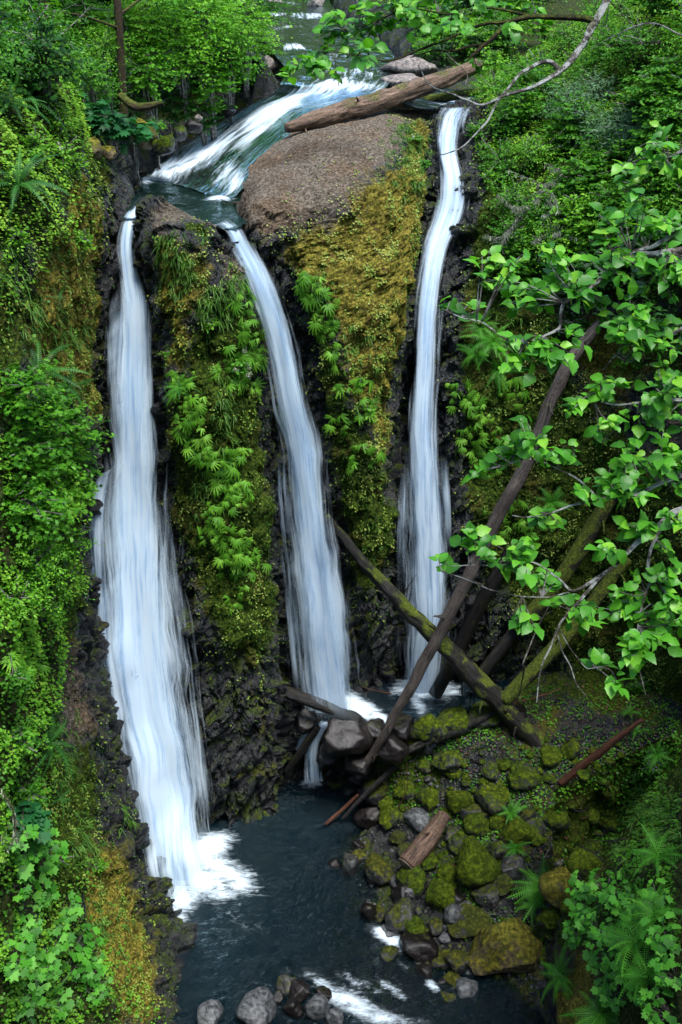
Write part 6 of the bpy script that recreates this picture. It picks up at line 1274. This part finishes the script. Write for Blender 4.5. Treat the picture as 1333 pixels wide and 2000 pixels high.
LIMBS = [
 {'p': [(1420,380,d,.03),(1333,450,d,.022),(1287,485,d,.016),(1240,500,d,.010)]},
 {'p': [(1420,470,d,.03),(1290,500,d,.024),(1207,512,d,.02),(1177,545,d,.016),(1132,575,d,.014),(1102,595,d-.1,.012),(1092,635,d-.1,.010),(1057,655,d-.2,.009),(992,660,d-.2,.007),(947,630,d-.2,.005),(907,620,d-.2,.004),(867,600,d-.2,.003)]},
 {'p': [(1420,800,d,.025),(1333,790,d,.016),(1267,785,d,.010),(1217,785,d,.007),(1162,780,d,.005)]},
 {'p': [(1420,900,d,.03),(1333,930,d,.02),(1250,960,d,.014),(1172,970,d,.01),(1132,985,d-.1,.008),(1050,1000,d-.1,.005),(1000,1005,d-.1,.003)]},
 {'p': [(1172,970,d,.009),(1137,940,d,.008),(1102,920,d,.006),(1032,900,d,.004),(975,915,d,.003)], 'root': False},
 {'p': [(1420,950,d,.034),(1320,1000,d,.022),(1257,1055,d,.018),(1212,1095,d,.016),(1167,1130,d,.013),(1117,1155,d,.010),(1082,1130,d,.007),(1030,1105,d,.006),(960,1105,d,.004),(880,1105,d,.003)]},
 {'p': [(1177,1125,d,.012),(1132,1175,d,.010),(1092,1230,d,.008),(1057,1300,d,.006),(1045,1370,d,.003)], 'root': False},
 {'p': [(1090,1232,d,.006),(1112,1285,d,.005),(1128,1325,d,.004),(1150,1352,d,.003)], 'root': False},
 {'p': [(1095,1228,d,.005),(1150,1295,d,.003),(1170,1300,d,.002)], 'root': False},
 {'p': [(1110,1158,d,.005),(1060,1165,d,.004),(965,1160,d,.004),(900,1130,d,.003),(865,1118,d,.002)], 'root': False},
 {'p': [(1420,960,d,.022),(1312,1000,d,.016),(1277,1065,d,.012),(1272,1135,d,.009),(1290,1150,d,.006)]},
 {'p': [(1272,1135,d,.008),(1250,1200,d,.006),(1247,1260,d,.005),(1257,1325,d,.004),(1267,1365,d,.002)], 'root': False},
 {'p': [(1420,600,d+.3,.022),(1333,640,d+.2,.014),(1270,650,d+.2,.010),(1220,680,d+.1,.006),(1180,720,d+.1,.004)]},
 {'p': [(1420,220,d+.5,.02),(1333,290,d+.4,.013),(1280,310,d+.4,.008),(1220,330,d+.3,.005)]},
]
CL = [(1000,560,62,24),(925,600,34,9),(880,602,14,4),(1060,585,52,22),(1130,555,52,22),(1200,525,60,26),(1280,555,52,22),(1235,600,52,18),(1150,620,46,14),(1320,640,40,12),(1065,690,42,15),(1025,722,26,8),(985,700,24,6),(1095,705,30,8),(1240,660,54,18),(1290,690,40,12),(1200,750,36,12),(1155,788,36,13),(1120,800,24,7),(1245,825,46,16),(1310,825,46,16),(1265,880,54,22),(1320,900,44,18),(1015,845,36,13),(985,890,36,12),(950,935,34,12),(1070,872,36,13),(1105,880,28,8),(1180,940,38,14),(1215,915,46,18),(1290,960,46,18),(1150,965,28,9),(1070,1020,36,11),(920,1055,30,9),(950,1062,26,8),(858,1105,18,6),(1030,1085,44,16),(1045,1135,42,15),(1000,1100,30,9),(1100,1180,32,11),(1140,1200,38,14),(1030,1225,22,8),(1180,1060,28,8),(1250,1020,38,14),(1190,1190,38,14),(1260,1195,46,20),(1300,1230,40,18),(1250,1250,38,14),(1230,1290,36,13),(1160,1280,24,8),(1200,1328,22,7),(1295,1130,40,14),(1330,1190,34,12),(1250,330,36,10),(1305,300,40,13),(1285,260,28,8),(1225,345,32,9),(1320,355,30,10),(1200,420,36,11),(1270,430,46,16),(1180,455,28,9),(1315,470,40,14),(1255,482,46,16),(1060,490,36,10),(1000,500,36,10),(960,500,26,6),(1330,570,36,12),(1130,660,24,6),(1330,750,36,12),(1190,840,28,8),(1330,1010,36,12),(1290,620,40,12),(1200,600,36,10),(1300,740,40,12),(1280,790,36,10),(1230,950,36,10),(1310,1080,36,10),(1220,1140,30,8),(1150,520,40,12),(1100,540,36,10),(1310,420,40,12),(1230,390,36,10),(1310,540,36,10)]
tr_ = [(np.array([5.6, 7.6, 4.0]), .20), (PD(1650, 1500, 8.0), .18), (PD(1560, 900, 7.6), .16), (PD(1530, 400, 7.4), .13), (PD(1520, -300, 7.4), .09)]
alder('near alder with bright serrated leaves reaching in from the right edge', LIMBS, [(c[0], c[1], c[2] * 1.05, int(c[3] * 1.8) + 1, d + rng.normal() * .2) for c in CL], .112, tr_)
D2 = 10.0
LIMBS2 = [
 {'p': [(1260,-160,D2,.05),(1185,0,D2,.042),(1160,45,D2,.038),(1132,90,D2,.034),(1092,138,D2,.03),(1047,165,D2,.022),(997,185,D2,.018),(967,200,D2,.014),(937,207,D2,.012),(917,200,D2,.011),(867,175,D2,.009),(832,155,D2,.006),(812,125,D2,.003)]},
 {'p': [(1092,135,D2,.024),(1070,116,D2,.021),(1037,130,D2,.019),(1012,150,D2,.017),(997,170,D2,.015),(967,215,D2,.012),(937,255,D2,.010),(907,285,D2,.007),(867,302,D2,.005),(852,298,D2,.002)], 'root': False},
 {'p': [(1160,38,D2,.032),(1117,32,D2,.03),(1037,30,D2,.026),(987,50,D2,.024),(967,75,D2,.022),(937,100,D2,.018),(912,125,D2,.008)], 'root': False, 'm': BK_BROWNMOSS},
 {'p': [(1000,40,D2,.018),(947,47,D2,.017),(887,70,D2,.014),(817,95,D2,.011),(757,120,D2,.009),(720,110,D2,.006),(660,100,D2,.004),(590,130,D2,.002)], 'root': False, 'm': BK_BROWNMOSS},
 {'p': [(960,85,D2,.012),(900,98,D2,.010),(850,96,D2,.008),(800,110,D2,.006)], 'root': False, 'm': BK_BROWNMOSS},
 {'p': [(1037,28,D2,.014),(960,15,D2,.012),(880,22,D2,.009),(800,18,D2,.007),(730,40,D2,.005),(680,60,D2,.003)], 'root': False, 'm': BK_BROWNMOSS},
 {'p': [(910,170,D2,.004),(912,150,D2,.004),(870,100,D2,.002)], 'root': False},
]
CL2 = [(600,120,32,11),(640,98,38,15),(690,60,46,18),(700,108,28,9),(760,30,54,22),(830,20,46,17),(880,45,28,8),(655,150,12,3),(615,100,26,9),(670,85,30,10),(730,55,36,12),(790,10,40,14),(850,40,30,9),(905,30,30,9),(1060,25,26,7),(625,130,18,5),(680,120,18,5),(760,70,24,6),(560,150,10,3),(930,12,38,12),(985,10,38,13),(1040,8,28,9),(582,138,22,8),(720,85,24,6),(645,62,28,9),(800,55,30,8),(700,20,30,10),(660,35,26,8),(860,-5,40,12),(760,-15,40,12),(1000,60,20,4),(940,140,16,4)]
tr2 = [(PD(1500, 900, 11.5), .2), (PD(1480, 300, 10.8), .16), (PD(1420, -150, 10.2), .12), (PD(1380, -500, 10.2), .08)]
alder('lichen-crusted alder limb with mossy branches arching in across the top right', LIMBS2, [(c[0], c[1], c[2], int(c[3] * 1.7) + 1, D2 + rng.normal() * .18) for c in CL2], .135, tr2, 260)
